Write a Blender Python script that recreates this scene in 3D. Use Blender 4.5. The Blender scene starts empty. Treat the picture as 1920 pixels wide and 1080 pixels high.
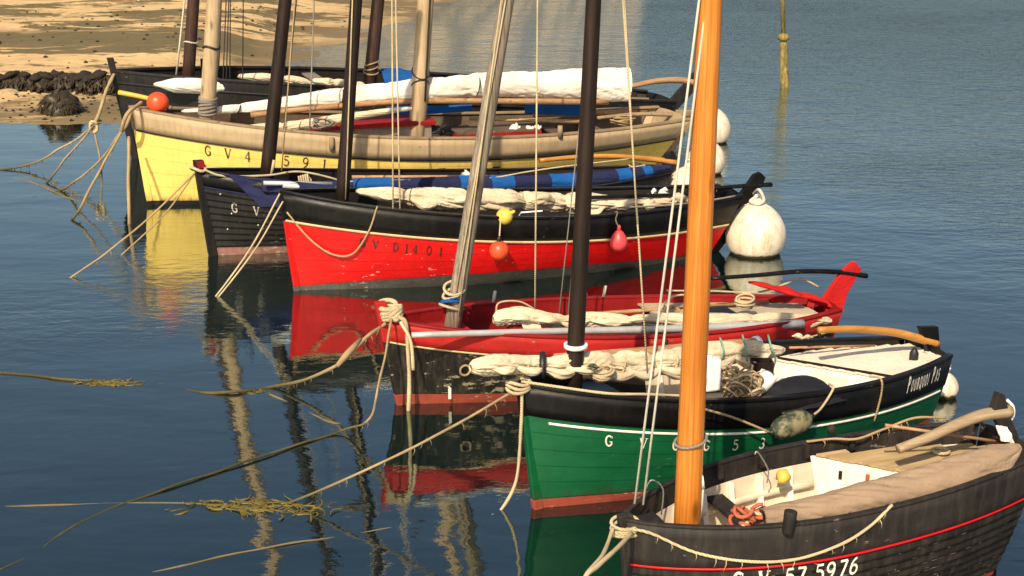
import bpy, math, random
from math import sin, cos, pi, sqrt, radians
from mathutils import Vector, Matrix, noise
random.seed(7)
C = bpy.context.scene.collection
SC = bpy.context.scene

# ------------------------------------------------------------------ camera, sky, sun, exposure
CAM_H = 6.0
PITCH = math.atan(790.0 / 2700.0)
cam_d = bpy.data.cameras.new('camera'); cam = bpy.data.objects.new('camera', cam_d); C.objects.link(cam)
cam.location = (0, 0, CAM_H); cam.rotation_euler = (pi / 2 - PITCH, 0, 0)
cam_d.sensor_width = 36; cam_d.lens = 2700 / 1920 * 36; cam_d.clip_end = 2000; cam_d.clip_start = 0.1
SC.camera = cam
SUN_EL = radians(43); SUN_AZ = radians(197)
w = bpy.data.worlds.new('World'); SC.world = w; w.use_nodes = True
wn = w.node_tree.nodes; wl = w.node_tree.links
sky = wn.new('ShaderNodeTexSky'); sky.sky_type = 'NISHITA'; sky.sun_disc = False
sky.sun_elevation = SUN_EL; sky.sun_rotation = SUN_AZ; sky.air_density = 1.0; sky.dust_density = 3.0; sky.ozone_density = 0.4
wl.new(sky.outputs[0], wn['Background'].inputs[0]); wn['Background'].inputs[1].default_value = 0.095
sd = bpy.data.lights.new('sun', 'SUN'); sun = bpy.data.objects.new('sun', sd); C.objects.link(sun)
sd.energy = 5.0; sd.angle = radians(0.5); sd.color = (1.0, 0.85, 0.62)
to_sun = Vector((sin(SUN_AZ) * cos(SUN_EL), cos(SUN_AZ) * cos(SUN_EL), sin(SUN_EL)))
sun.rotation_euler = to_sun.to_track_quat('Z', 'Y').to_euler(); sun.location = (0, 0, 30)
SC.view_settings.view_transform = 'Standard'; SC.view_settings.look = 'None'
SC.view_settings.gamma = 1; SC.view_settings.use_curve_mapping = False
SC.view_settings.exposure = 0.25
SC.render.engine = 'CYCLES'
SC.cycles.use_denoising = True
SC.cycles.max_bounces = 6; SC.cycles.transparent_max_bounces = 8

# ------------------------------------------------------------------ survey helper: sight line -> point at a height / distance
FW = Vector((0, cos(PITCH), -sin(PITCH))); UP = Vector((0, sin(PITCH), cos(PITCH))); EYE = Vector((0, 0, CAM_H))
def sight(u, v): return FW * 2700 + Vector((1, 0, 0)) * (u - 960) + UP * (540 - v)
def P(u, v, z=0.0):
    d = sight(u, v); return EYE + d * ((z - CAM_H) / d.z)
def PY(u, v, y):
    d = sight(u, v); return EYE + d * (y / d.y)

# ------------------------------------------------------------------ materials
def nt_new(name):
    m = bpy.data.materials.new(name); m.use_nodes = True
    n = m.node_tree.nodes; return m, n, m.node_tree.links, n['Principled BSDF']
def ramp(n, l, src, p0, p1, c0=(0, 0, 0, 1), c1=(1, 1, 1, 1)):
    k = n.new('ShaderNodeMapRange'); k.inputs[1].default_value = p0; k.inputs[2].default_value = p1
    k.inputs[3].default_value = c0[0]; k.inputs[4].default_value = c1[0]; l.new(src, k.inputs[0]); return k.outputs[0]
def coords(n, l, scale=(1, 1, 1), kind='Object'):
    t = n.new('ShaderNodeTexCoord'); mp = n.new('ShaderNodeMapping'); mp.inputs['Scale'].default_value = scale
    l.new(t.outputs[kind], mp.inputs[0]); return mp.outputs[0]
def noise_n(n, l, vec, scale, detail=4, rough=.55, dist=0):
    t = n.new('ShaderNodeTexNoise'); t.inputs['Scale'].default_value = scale; t.inputs['Detail'].default_value = detail
    t.inputs['Roughness'].default_value = rough; t.inputs['Distortion'].default_value = dist
    if vec is not None: l.new(vec, t.inputs['Vector'])
    return t.outputs['Fac']
def mixc(n, l, fac, a, b):
    m = n.new('ShaderNodeMix'); m.data_type = 'RGBA'
    for s, x in ((0, fac), (6, a), (7, b)):
        if isinstance(x, (tuple, list)): m.inputs[s].default_value = (*x[:3], 1)
        elif isinstance(x, float): m.inputs[s].default_value = x
        else: l.new(x, m.inputs[s])
    return m.outputs[2]
def math_n(n, l, op, a, b=None):
    m = n.new('ShaderNodeMath'); m.operation = op
    for i, x in enumerate((a, b)):
        if x is None: continue
        if isinstance(x, (int, float)): m.inputs[i].default_value = x
        else: l.new(x, m.inputs[i])
    return m.outputs[0]
def bump_n(n, l, h, strength, dist=.02):
    b = n.new('ShaderNodeBump'); b.inputs['Strength'].default_value = strength; b.inputs['Distance'].default_value = dist
    l.new(h, b.inputs['Height']); return b.outputs[0]
def dark(c, f): return tuple(x * f for x in c)

def paint(name, col, rough=.4, var=.25, chip=None, chipamt=.0, chipscale=9, grime=None, edge=0.0, plank=0.0, stretch=(1, 1, 3), bump=.25, tide=0.0):
    """painted timber: uneven colour, streaks, chipped patches (chip colour), worn lower edges, faint plank seams"""
    m, n, l, b = nt_new(name)
    v = coords(n, l, stretch)
    f = noise_n(n, l, v, 2.2, 6, .6)
    c = mixc(n, l, ramp(n, l, f, .3, .75), dark(col, 1 - var), tuple(min(1, x * (1 + var * .55)) for x in col))
    streak = noise_n(n, l, coords(n, l, (5, 5, .7)), 2.5, 5, .7)
    g = grime if grime else dark(col, .55)
    c = mixc(n, l, math_n(n, l, 'MULTIPLY', ramp(n, l, streak, .46, .72), .55), c, g)
    if tide:   # scum and weed left by the water along the lowest planks
        g2 = n.new('ShaderNodeNewGeometry'); s2 = n.new('ShaderNodeSeparateXYZ'); l.new(g2.outputs['Position'], s2.inputs[0])
        zz = math_n(n, l, 'ADD', s2.outputs[2], math_n(n, l, 'MULTIPLY', math_n(n, l, 'SUBTRACT', noise_n(n, l, coords(n, l, (2, 2, .6)), 3.5, 6, .7), .5), .55))
        c = mixc(n, l, math_n(n, l, 'MULTIPLY', ramp(n, l, zz, .04, tide, (1, 1, 1, 1), (0, 0, 0, 1)), .8), c, (.035, .030, .016))
    h = noise_n(n, l, coords(n, l, (1, 1, 4)), 14, 4, .6)
    if chip:
        cf = noise_n(n, l, coords(n, l, (1, 1, 2.2)), chipscale, 8, .68)
        big = noise_n(n, l, coords(n, l, (1, 1, 1)), 1.3, 3, .5)
        s = math_n(n, l, 'ADD', cf, math_n(n, l, 'MULTIPLY', math_n(n, l, 'SUBTRACT', big, .5), .45))
        if edge:
            uv = n.new('ShaderNodeUVMap'); sp = n.new('ShaderNodeSeparateXYZ'); l.new(uv.outputs[0], sp.inputs[0])
            e = ramp(n, l, sp.outputs[1], .0, .16, (1, 1, 1, 1), (0, 0, 0, 1))
            s = math_n(n, l, 'ADD', s, math_n(n, l, 'MULTIPLY', e, edge))
        k = ramp(n, l, s, .635 - chipamt, .66 - chipamt)
        c = mixc(n, l, k, c, chip)
        h = math_n(n, l, 'SUBTRACT', h, k)
    if plank:
        uv = n.new('ShaderNodeUVMap'); sp = n.new('ShaderNodeSeparateXYZ'); l.new(uv.outputs[0], sp.inputs[0])
        wv = math_n(n, l, 'FRACT', math_n(n, l, 'MULTIPLY', sp.outputs[1], plank))
        seam = ramp(n, l, wv, .02, .07, (1, 1, 1, 1), (0, 0, 0, 1))
        h = math_n(n, l, 'SUBTRACT', h, math_n(n, l, 'MULTIPLY', seam, 1.5))
        c = mixc(n, l, math_n(n, l, 'MULTIPLY', seam, .35), c, dark(col, .4))
    l.new(c, b.inputs['Base Color'])
    l.new(ramp(n, l, f, .2, .8, (rough * .75,) * 3 + (1,), (min(1, rough * 1.3),) * 3 + (1,)), b.inputs['Roughness'])
    b.inputs['Specular IOR Level'].default_value = .25
    l.new(bump_n(n, l, h, bump, .006), b.inputs['Normal'])
    return m

def wood(name, c1, c2, stretch=(9, 9, .6), rough=.55, knots=True, coat=0):
    m, n, l, b = nt_new(name)
    g = noise_n(n, l, coords(n, l, stretch), 2.6, 8, .62, .6)
    big = noise_n(n, l, coords(n, l, (1, 1, 1)), 1.1, 3)
    c = mixc(n, l, ramp(n, l, g, .35, .68), c1, c2)
    c = mixc(n, l, math_n(n, l, 'MULTIPLY', ramp(n, l, big, .4, .75), .5), c, dark(c1, .6))
    if knots:
        vo = n.new('ShaderNodeTexVoronoi'); vo.inputs['Scale'].default_value = 1.4
        l.new(coords(n, l, (3, 3, 1)), vo.inputs['Vector'])
        k = ramp(n, l, vo.outputs['Distance'], .06, .17, (1, 1, 1, 1), (0, 0, 0, 1))
        c = mixc(n, l, math_n(n, l, 'MULTIPLY', k, .7), c, dark(c1, .25))
    l.new(c, b.inputs['Base Color']); b.inputs['Roughness'].default_value = rough
    b.inputs['Specular IOR Level'].default_value = .25; b.inputs['Coat Weight'].default_value = coat; b.inputs['Coat Roughness'].default_value = .15
    l.new(bump_n(n, l, g, .35, .004), b.inputs['Normal'])
    return m

def cloth(name, col, col2=None, rough=.85, wr=.45, scale=4):
    m, n, l, b = nt_new(name)
    f = noise_n(n, l, coords(n, l), 1.8, 6, .65)
    f2 = noise_n(n, l, coords(n, l, (1.2, 1.2, 1.8)), scale, 5, .6, 1.2)
    c = mixc(n, l, ramp(n, l, f, .38, .7), col, col2 or dark(col, .72))
    l.new(c, b.inputs['Base Color']); b.inputs['Roughness'].default_value = rough
    b.inputs['Specular IOR Level'].default_value = .2
    l.new(bump_n(n, l, f2, wr, .045), b.inputs['Normal'])
    return m

def rope_m(name, col, c2=None, green=0, tw=24):
    m, n, l, b = nt_new(name)
    f = noise_n(n, l, coords(n, l), 3, 5, .6)
    c = mixc(n, l, ramp(n, l, f, .35, .7), col, c2 or dark(col, .6))
    wv = n.new('ShaderNodeTexWave'); wv.inputs['Scale'].default_value = tw; wv.wave_type = 'BANDS'; wv.bands_direction = 'DIAGONAL'
    wv.inputs['Distortion'].default_value = 1.0
    l.new(coords(n, l), wv.inputs['Vector'])
    c = mixc(n, l, math_n(n, l, 'MULTIPLY', wv.outputs['Fac'], .16), c, dark(col, .5))
    if green:   # weed grows on the stretch of rope that the tide wets
        g = n.new('ShaderNodeNewGeometry'); sp = n.new('ShaderNodeSeparateXYZ'); l.new(g.outputs['Position'], sp.inputs[0])
        zz = math_n(n, l, 'ADD', sp.outputs[2], math_n(n, l, 'MULTIPLY', f, .5))
        c = mixc(n, l, ramp(n, l, zz, .25, green, (1, 1, 1, 1), (0, 0, 0, 1)), c, (.05, .045, .012))
    l.new(c, b.inputs['Base Color']); b.inputs['Roughness'].default_value = .85
    l.new(bump_n(n, l, wv.outputs['Fac'], .5, .01), b.inputs['Normal'])
    return m

def plain(name, col, rough=.5, metal=0, var=.2, scale=6):
    m, n, l, b = nt_new(name)
    f = noise_n(n, l, coords(n, l), scale, 5, .6)
    l.new(mixc(n, l, ramp(n, l, f, .3, .72), dark(col, 1 - var), tuple(min(1, x * (1 + var * .5)) for x in col)), b.inputs['Base Color'])
    b.inputs['Roughness'].default_value = rough; b.inputs['Metallic'].default_value = metal
    return m

M = dict(
    yellow=paint('yellow_paint', (.86, .605, .155), .45, .1, (.35, .18, .05), -.05, 7, (.62, .36, .08), plank=5, bump=.25, tide=.22),
    taupe=paint('taupe_paint', (.43, .315, .185), .55, .12, (.12, .08, .05), -.06, 8),
    taupe_wood=paint('weathered_taupe_timber', (.30, .21, .125), .7, .3, (.1, .07, .05), .0, 6),
    black=paint('black_paint', (.005, .0045, .005), .42, .4, (.08, .065, .05), -.035, 9, (.02, .017, .014)),
    black_top=paint('black_topstrake_paint', (.0045, .004, .004), .42, .4, (.07, .06, .045), -.045, 10, (.014, .012, .01)),
    grey_black=paint('faded_black_paint', (.014, .013, .013), .55, .35, (.12, .10, .08), -.03, 7, (.04, .034, .03)),
    clinker=paint('clinker_black_paint', (.009, .008, .0075), .5, .45, (.14, .12, .10), -.045, 10, (.03, .024, .02), edge=.06),
    worn=paint('worn_black_paint', (.016, .013, .012), .65, .45, (.36, .31, .25), -.035, 9, (.075, .055, .042), edge=.15),
    worn_top=paint('worn_black_bulwark_paint', (.021, .0175, .0165), .65, .4, (.17, .14, .11), -.03, 8, (.06, .047, .038)),
    peeling=paint('peeling_black_paint', (.010, .009, .008), .65, .5, (.25, .20, .13), .022, 7, (.09, .07, .045)),
    red=paint('red_paint', (.66, .006, .006), .33, .1, (.75, .32, .26), -.045, 9, (.36, .006, .006), plank=5, bump=.3, tide=.14),
    red_worn=paint('worn_red_paint', (.42, .016, .013), .6, .3, (.33, .15, .10), -.01, 8, (.28, .012, .01)),
    red_dark=paint('dull_red_paint', (.27, .009, .009), .6, .3, (.3, .12, .08), -.05, 8),
    green=paint('green_paint', (.004, .095, .034), .4, .2, (.06, .16, .08), -.055, 9, (.004, .06, .02), plank=5, bump=.3, tide=.2),
    anti_red=paint('red_antifouling', (.30, .055, .035), .6, .3, (.45, .25, .18), -.02, 8, (.12, .05, .03)),
    anti_grey=paint('grey_waterline_paint', (.10, .09, .08), .7, .4, (.3, .27, .22), -.02, 8, (.03, .04, .025)),
    anti_pink=paint('faded_pink_antifouling', (.30, .15, .12), .7, .35, (.45, .35, .28), .0, 8, (.1, .06, .05)),
    cream=paint('cream_strake_paint', (.62, .45, .25), .5, .2, (.25, .16, .08), -.02, 8),
    white_line=paint('white_line_paint', (.82, .78, .70), .4, .1),
    red_line=paint('red_line_paint', (.60, .008, .012), .4, .15, (.03, .02, .02), -.05, 12),
    blackline=paint('black_line_paint', (.012, .01, .01), .45, .3),
    white_in=paint('white_interior_paint', (.86, .82, .74), .5, .08, (.4, .33, .24), -.06, 8, (.6, .5, .38)),
    cream_in=paint('cream_interior_paint', (.72, .62, .47), .55, .15, (.35, .28, .2), -.04, 8, (.45, .35, .24)),
    pale_deck=paint('pale_deck_paint', (.76, .67, .54), .6, .1, (.35, .28, .2), -.05, 6, (.55, .46, .35)),
    beige_deck=paint('beige_deck_paint', (.50, .41, .29), .65, .18, (.3, .22, .15), -.03, 6),
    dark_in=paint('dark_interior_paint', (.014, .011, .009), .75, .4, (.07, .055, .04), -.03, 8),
    grey_in=paint('grey_interior_paint', (.22, .18, .15), .65, .3),
    deck_wood=wood('bleached_deck_wood', (.36, .24, .115), (.56, .41, .22), (.7, 9, 9), .75, False),
    tan_wood=wood('pale_mast_wood', (.36, .25, .14), (.56, .42, .26), (9, 9, .5), .6),
    grey_wood=wood('silvered_mast_wood', (.13, .10, .075), (.40, .33, .25), (14, 14, .5), .7),
    brown_wood=wood('brown_mast_wood', (.035, .016, .011), (.075, .038, .027), (9, 9, .5), .6),
    dark_wood=wood('dark_mast_wood', (.010, .0055, .004), (.032, .016, .011), (10, 10, .5), .55, True, .0),
    orange_wood=wood('varnished_orange_mast', (.40, .115, .013), (.70, .26, .04), (18, 18, .35), .4, True, .25),
    tiller_orange=wood('orange_tiller_wood', (.42, .17, .03), (.62, .29, .07), (.6, 8, 8), .4, True, .2),
    spar=wood('brown_spar_wood', (.28, .15, .07), (.48, .29, .15), (.6, 8, 8), .55),
    tiller_grey=wood('weathered_tiller_wood', (.26, .185, .11), (.44, .33, .21), (.6, 8, 8), .7),
    sail_white=cloth('white_sailcloth', (.80, .75, .68), (.66, .57, .45)),
    sail_cream=cloth('cream_sailcloth', (.66, .555, .40), (.47, .365, .235)),
    sail_tan=cloth('tan_sailcloth', (.31, .22, .15), (.235, .165, .11), wr=.3, scale=2),
    navy=cloth('navy_canvas', (.018, .022, .075), (.012, .014, .045)),
    blue=cloth('bright_blue_canvas', (.010, .10, .34), (.008, .065, .24)),
    redcloth=cloth('red_canvas', (.55, .014, .014), (.36, .01, .01)),
    blackcloth=cloth('black_canvas', (.012, .012, .016), (.02, .02, .025), .5, .3),
    rope=rope_m('cream_rope', (.62, .50, .30)),
    rope_white=rope_m('white_rope', (.76, .70, .58), None, 0, 70),
    rope_tan=rope_m('tan_rope', (.44, .31, .16)),
    rope_weed=rope_m('tide_stained_rope', (.42, .31, .165), (.20, .14, .07), .6),
    rope_under=rope_m('sodden_rope', (.20, .15, .08), (.10, .08, .03)),
    rope_dark=rope_m('dark_rope', (.03, .025, .02)),
    rope_grey=rope_m('grey_rope', (.28, .24, .2)),
    rope_teal=rope_m('pale_green_rope', (.25, .48, .36)),
    steel=plain('galvanised_steel', (.45, .45, .45), .4, .7),
    silver=plain('silver_spar_metal', (.50, .49, .48), .45, .3, .15),
    white_plastic=plain('white_plastic', (.85, .83, .80), .4, 0, .05),
    black_plastic=plain('black_plastic', (.012, .012, .013), .5),
    orange_plastic=plain('orange_float_plastic', (.75, .075, .02), .4, 0, .12),
    pink_plastic=plain('pink_fender_plastic', (.72, .06, .07), .4, 0, .12),
    yellow_plastic=plain('yellow_float_plastic', (.72, .50, .08), .45, 0, .15),
    yellow_pole=plain('yellow_pole_paint', (.66, .40, .05), .5, 0, .25),
    rusty=plain('rust_red_cordage', (.42, .10, .045), .8, 0, .4),
    letter_dark=plain('dark_lettering_paint', (.05, .03, .012), .5, 0, .5),
    letter_black=plain('black_lettering_paint', (.02, .012, .012), .5, 0, .5),
    letter_worn=paint('worn_white_lettering', (.42, .38, .33), .6, .3, (.03, .025, .02), .01, 16),
    hold=paint('shaded_weathered_timber', (.13, .092, .06), .75, .35, (.22, .16, .1), -.03, 7),  # weathered timber with the boat interior's shade put into its base colour
    letter_white=paint('white_lettering_paint', (.80, .75, .65), .5, .15, (.1, .08, .06), -.06, 14),
)
def buoy_mat():
    m, n, l, b = nt_new('white_buoy_shell')
    f = noise_n(n, l, coords(n, l), 5, 7, .7); s = noise_n(n, l, coords(n, l, (3, 3, .6)), 4, 5, .7)
    c = mixc(n, l, ramp(n, l, f, .35, .75), (.76, .70, .60), (.60, .48, .32))
    c = mixc(n, l, math_n(n, l, 'MULTIPLY', ramp(n, l, s, .46, .7), .75), c, (.42, .29, .15))
    g = n.new('ShaderNodeNewGeometry'); sp = n.new('ShaderNodeSeparateXYZ'); l.new(g.outputs['Position'], sp.inputs[0])
    z = math_n(n, l, 'ADD', sp.outputs[2], math_n(n, l, 'MULTIPLY', s, .10))
    c = mixc(n, l, ramp(n, l, z, .085, .12, (1, 1, 1, 1), (0, 0, 0, 1)), c, (.05, .035, .012))
    l.new(c, b.inputs['Base Color']); b.inputs['Roughness'].default_value = .55
    l.new(bump_n(n, l, f, .3, .01), b.inputs['Normal']); return m
M['buoy'] = buoy_mat()
def fender_mat():
    m, n, l, b = nt_new('scuffed_green_fender')
    f = noise_n(n, l, coords(n, l), 5, 7, .7)
    c = mixc(n, l, ramp(n, l, f, .46, .56), (.03, .045, .028), (.22, .19, .10))
    l.new(c, b.inputs['Base Color']); b.inputs['Roughness'].default_value = .6; return m
M['fender'] = fender_mat()
def weed_mat(name, a, b2):
    m, n, l, b = nt_new(name)
    l.new(mixc(n, l, noise_n(n, l, coords(n, l), 6, 4), a, b2), b.inputs['Base Color']); b.inputs['Roughness'].default_value = .5
    return m
M['weed'] = weed_mat('olive_seaweed', (.05, .043, .007), (.19, .14, .022))
M['wrack'] = weed_mat('dark_bladder_wrack', (.018, .012, .006), (.05, .034, .014))
M['stone'] = plain('weedy_stone', (.022, .014, .008), .9, 0, .8, 9)
M['stone2'] = plain('bare_sandy_stone', (.42, .30, .16), .9, 0, .4, 9)
def post_mat():
    m, n, l, b = nt_new('weed_covered_post')
    f = noise_n(n, l, coords(n, l, (3, 3, 1)), 4, 7, .7)
    c = mixc(n, l, ramp(n, l, f, .4, .62), (.10, .085, .02), (.34, .24, .07))
    l.new(c, b.inputs['Base Color']); b.inputs['Roughness'].default_value = .8
    l.new(bump_n(n, l, f, .8, .03), b.inputs['Normal']); return m
M['post'] = post_mat()

# ------------------------------------------------------------------ mesh helpers
INV = {}
def mesh(name, verts, faces, mat, parent=None, smooth=True, uvs=None, local=False):
    """one mesh object; verts are world points unless local=True (then they are in the parent's own space)"""
    if parent is None:
        n_ = len(verts); cx = sum(v[0] for v in verts) / n_; cy = sum(v[1] for v in verts) / n_; cz = min(v[2] for v in verts)
        o_ = Vector((cx, cy, cz)); vv = [Vector(v) - o_ for v in verts]
    elif local: vv = verts
    else:
        I = INV[parent.name]; vv = [I @ Vector(v) for v in verts]
    me = bpy.data.meshes.new(name); me.from_pydata([tuple(v) for v in vv], [], faces)
    if uvs is not None:
        ul = me.uv_layers.new(name='UVMap')
        for lp in me.loops: ul.data[lp.index].uv = uvs[lp.vertex_index]
    me.materials.append(M[mat] if isinstance(mat, str) else mat)
    if smooth: me.polygons.foreach_set('use_smooth', [True] * len(me.polygons))
    me.update(); o = bpy.data.objects.new(name, me); C.objects.link(o)
    if parent is None: o.location = o_
    else: o.parent = parent
    return o
def sub_parent(o, base):
    """let o (a part that sits at its thing's origin) take sub-parts"""
    INV[o.name] = INV[base.name]; return o
def tag(o, label=None, cat=None, group=None, kind=None):
    if label: o['label'] = label
    if cat: o['category'] = cat
    if group: o['group'] = group
    if kind: o['kind'] = kind
    return o
def thing(name, label, cat, loc, rotz=0.0, group=None):
    o = bpy.data.objects.new(name, None); C.objects.link(o); o.location = loc; o.rotation_euler = (0, 0, rotz)
    o.empty_display_size = .2
    INV[o.name] = (Matrix.Translation(Vector(loc)) @ Matrix.Rotation(rotz, 4, 'Z')).inverted()
    return tag(o, label, cat, group)

class G:
    def __init__(s): s.v = []; s.f = []; s.uv = []
    def add(s, verts, faces, uvs=None):
        k = len(s.v); s.v += [Vector(v) for v in verts]; s.f += [tuple(i + k for i in f) for f in faces]
        s.uv += uvs if uvs else [(0.5, 0.5)] * len(verts); return s
    def grid(s, rows, flip=False, closed=False, uvs=None):
        nr, nc = len(rows), len(rows[0]); vs = [p for r in rows for p in r]; fs = []
        for i in range(nr - 1):
            for j in range(nc if closed else nc - 1):
                a, b, c, d = i * nc + j, i * nc + (j + 1) % nc, (i + 1) * nc + (j + 1) % nc, (i + 1) * nc + j
                fs.append((a, d, c, b) if flip else (a, b, c, d))
        return s.add(vs, fs, uvs)
    def box(s, c, size, rot=None, taper=1.0):
        x, y, z = (k / 2 for k in size); vs = []
        for sz in (-1, 1):
            k = taper if sz > 0 else 1
            for sx, sy in ((-1, -1), (1, -1), (1, 1), (-1, 1)): vs.append(Vector((sx * x * k, sy * y * k, sz * z)))
        if rot is not None: vs = [rot @ v for v in vs]
        c = Vector(c); vs = [v + c for v in vs]
        return s.add(vs, [(3, 2, 1, 0), (4, 5, 6, 7), (0, 1, 5, 4), (1, 2, 6, 5), (2, 3, 7, 6), (3, 0, 4, 7)])
    def prism(s, poly, off):
        """poly: list of points, extruded by vector off (both sides half)"""
        off = Vector(off) * .5; n_ = len(poly)
        vs = [Vector(p) - off for p in poly] + [Vector(p) + off for p in poly]
        fs = [tuple(range(n_ - 1, -1, -1)), tuple(range(n_, 2 * n_))]
        for i in range(n_): j = (i + 1) % n_; fs.append((i, j, j + n_, i + n_))
        return s.add(vs, fs)
    def tube(s, pts, r, n=8, caps=True, squash=1.0):
        pts = [Vector(p) for p in pts]; N = len(pts); rs = r if isinstance(r, (list, tuple)) else [r] * N
        t0 = (pts[1] - pts[0]).normalized(); ref = Vector((0, 0, 1)) if abs(t0.z) < .9 else Vector((1, 0, 0))
        nrm = (ref - t0 * ref.dot(t0)).normalized(); rows = []
        for i in range(N):
            t = (pts[min(i + 1, N - 1)] - pts[max(i - 1, 0)]).normalized()
            nrm = (nrm - t * nrm.dot(t)); nrm = nrm.normalized() if nrm.length > 1e-6 else Vector((0, 0, 1))
            bn = t.cross(nrm)
            rows.append([pts[i] + (nrm * cos(2 * pi * j / n) * squash + bn * sin(2 * pi * j / n)) * rs[i] for j in range(n)])
        k = len(s.v); s.grid(rows, True, True)
        if caps:
            s.f.append(tuple(k + j for j in range(n))); s.f.append(tuple(k + (N - 1) * n + j for j in range(n - 1, -1, -1)))
        return s
    def lathe(s, prof, c, axis=None, n=28):
        rot = Vector((0, 0, 1)).rotation_difference(Vector(axis).normalized()) if axis is not None else None
        rows = []
        for r, z in prof:
            row = []
            for j in range(n):
                p = Vector((r * cos(2 * pi * j / n), r * sin(2 * pi * j / n), z))
                if rot: p = rot @ p
                row.append(p + Vector(c))
            rows.append(row)
        return s.grid(rows, False, True)
    def build(s, name, mat, parent=None, smooth=True, local=False):
        return mesh(name, s.v, s.f, mat, parent, smooth, s.uv, local)

def spline(pts, n=8):
    pts = [Vector(p) for p in pts]
    if len(pts) < 3: return [pts[0].lerp(pts[-1], i / n) for i in range(n + 1)]
    q = [pts[0] * 2 - pts[1]] + pts + [pts[-1] * 2 - pts[-2]]; out = []
    for i in range(1, len(q) - 2):
        a, b, c, d = q[i - 1:i + 3]
        for k in range(n):
            t = k / n
            out.append(.5 * ((2 * b) + (c - a) * t + (2 * a - 5 * b + 4 * c - d) * t * t + (3 * b - a - 3 * c + d) * t ** 3))
    out.append(pts[-1]); return out
def smoothall(o, angle=40):
    me = o.data
    return o
def sharp(o):
    o.data.polygons.foreach_set('use_smooth', [False] * len(o.data.polygons)); return o
def bevel(o, wd=.008, seg=2):
    m = o.modifiers.new('bevel', 'BEVEL'); m.width = wd; m.segments = seg; m.limit_method = 'ANGLE'; m.angle_limit = radians(40); return o

def bundle_geo(pts, rad, seed=0, n=64, sub=18, twist=1.3, squash=1.0, folds=.16, ties=(), rough=.05, tie_pinch=.3, square=(0, 0), wide=1.0):
    """rolled canvas along a path: lengthwise folds, puckers between lashings"""
    rng = random.Random(seed); path = spline(pts, sub); N = len(path)
    if not isinstance(rad, (list, tuple)): rad = [rad] * len(pts)
    rr = []
    for i in range(N):
        x = i / (N - 1) * (len(rad) - 1); k = min(int(x), len(rad) - 2); fr = x - k; fr = fr * fr * (3 - 2 * fr)
        rr.append(rad[k] * (1 - fr) + rad[k + 1] * fr)
    g = G(); rows = []; o1, o2, o3 = rng.random() * 50, rng.random() * 50, rng.random() * 50
    Ltot = sum((path[i + 1] - path[i]).length for i in range(N - 1)); s_ = 0
    for i in range(N):
        t = (path[min(i + 1, N - 1)] - path[max(i - 1, 0)]).normalized()
        side = t.cross(Vector((0, 0, 1))).normalized(); up = side.cross(t)
        if i: s_ += (path[i] - path[i - 1]).length
        fr = s_ / Ltot; pinch = 1.0
        for tt in ties: pinch *= 1 - tie_pinch * math.exp(-((fr - tt) * Ltot / .07) ** 2)
        e_ = fr if square[1] else (1 - fr if square[0] else min(fr, 1 - fr))
        end = 1 if (square[0] and square[1]) else min(1, e_ * Ltot / .08 + .25) ** .5
        row = []
        for j in range(n):
            a = 2 * pi * j / n
            aa = a + s_ * twist; n1 = noise.noise(Vector((cos(aa) * 3.4 + o2, sin(aa) * 3.4, s_ * .8)))
            n2 = noise.noise(Vector((cos(aa) * 2.2 + o3, sin(aa) * 2.2, s_ * 2.6)))
            k = noise.noise(Vector((cos(a) * 1.2 + o1, sin(a) * 1.2, s_ * 1.1))) * folds * 1.7 \
                - max(0, 1 - abs(n1) * 4.5) ** 1.4 * folds * 1.15 - max(0, 1 - abs(n2) * 6) ** 1.5 * folds * .6 \
                + noise.noise(Vector((cos(a) * 6 + o3, sin(a) * 6, s_ * 6))) * rough
            for tt in ties: k += cos(a * 11 + n2 * 5) * tie_pinch * .3 * math.exp(-((fr - tt) * Ltot / .16) ** 2)
            r = rr[i] * (1 + k) * pinch * end
            row.append(path[i] + side * cos(a) * r * wide + up * sin(a) * r * squash)
        rows.append(row)
    g.grid(rows, False, True); k = len(g.v)
    g.f.append(tuple(range(n))); g.f.append(tuple(k - 1 - j for j in range(n)))
    return g, path, rr
th_rows = {}
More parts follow.
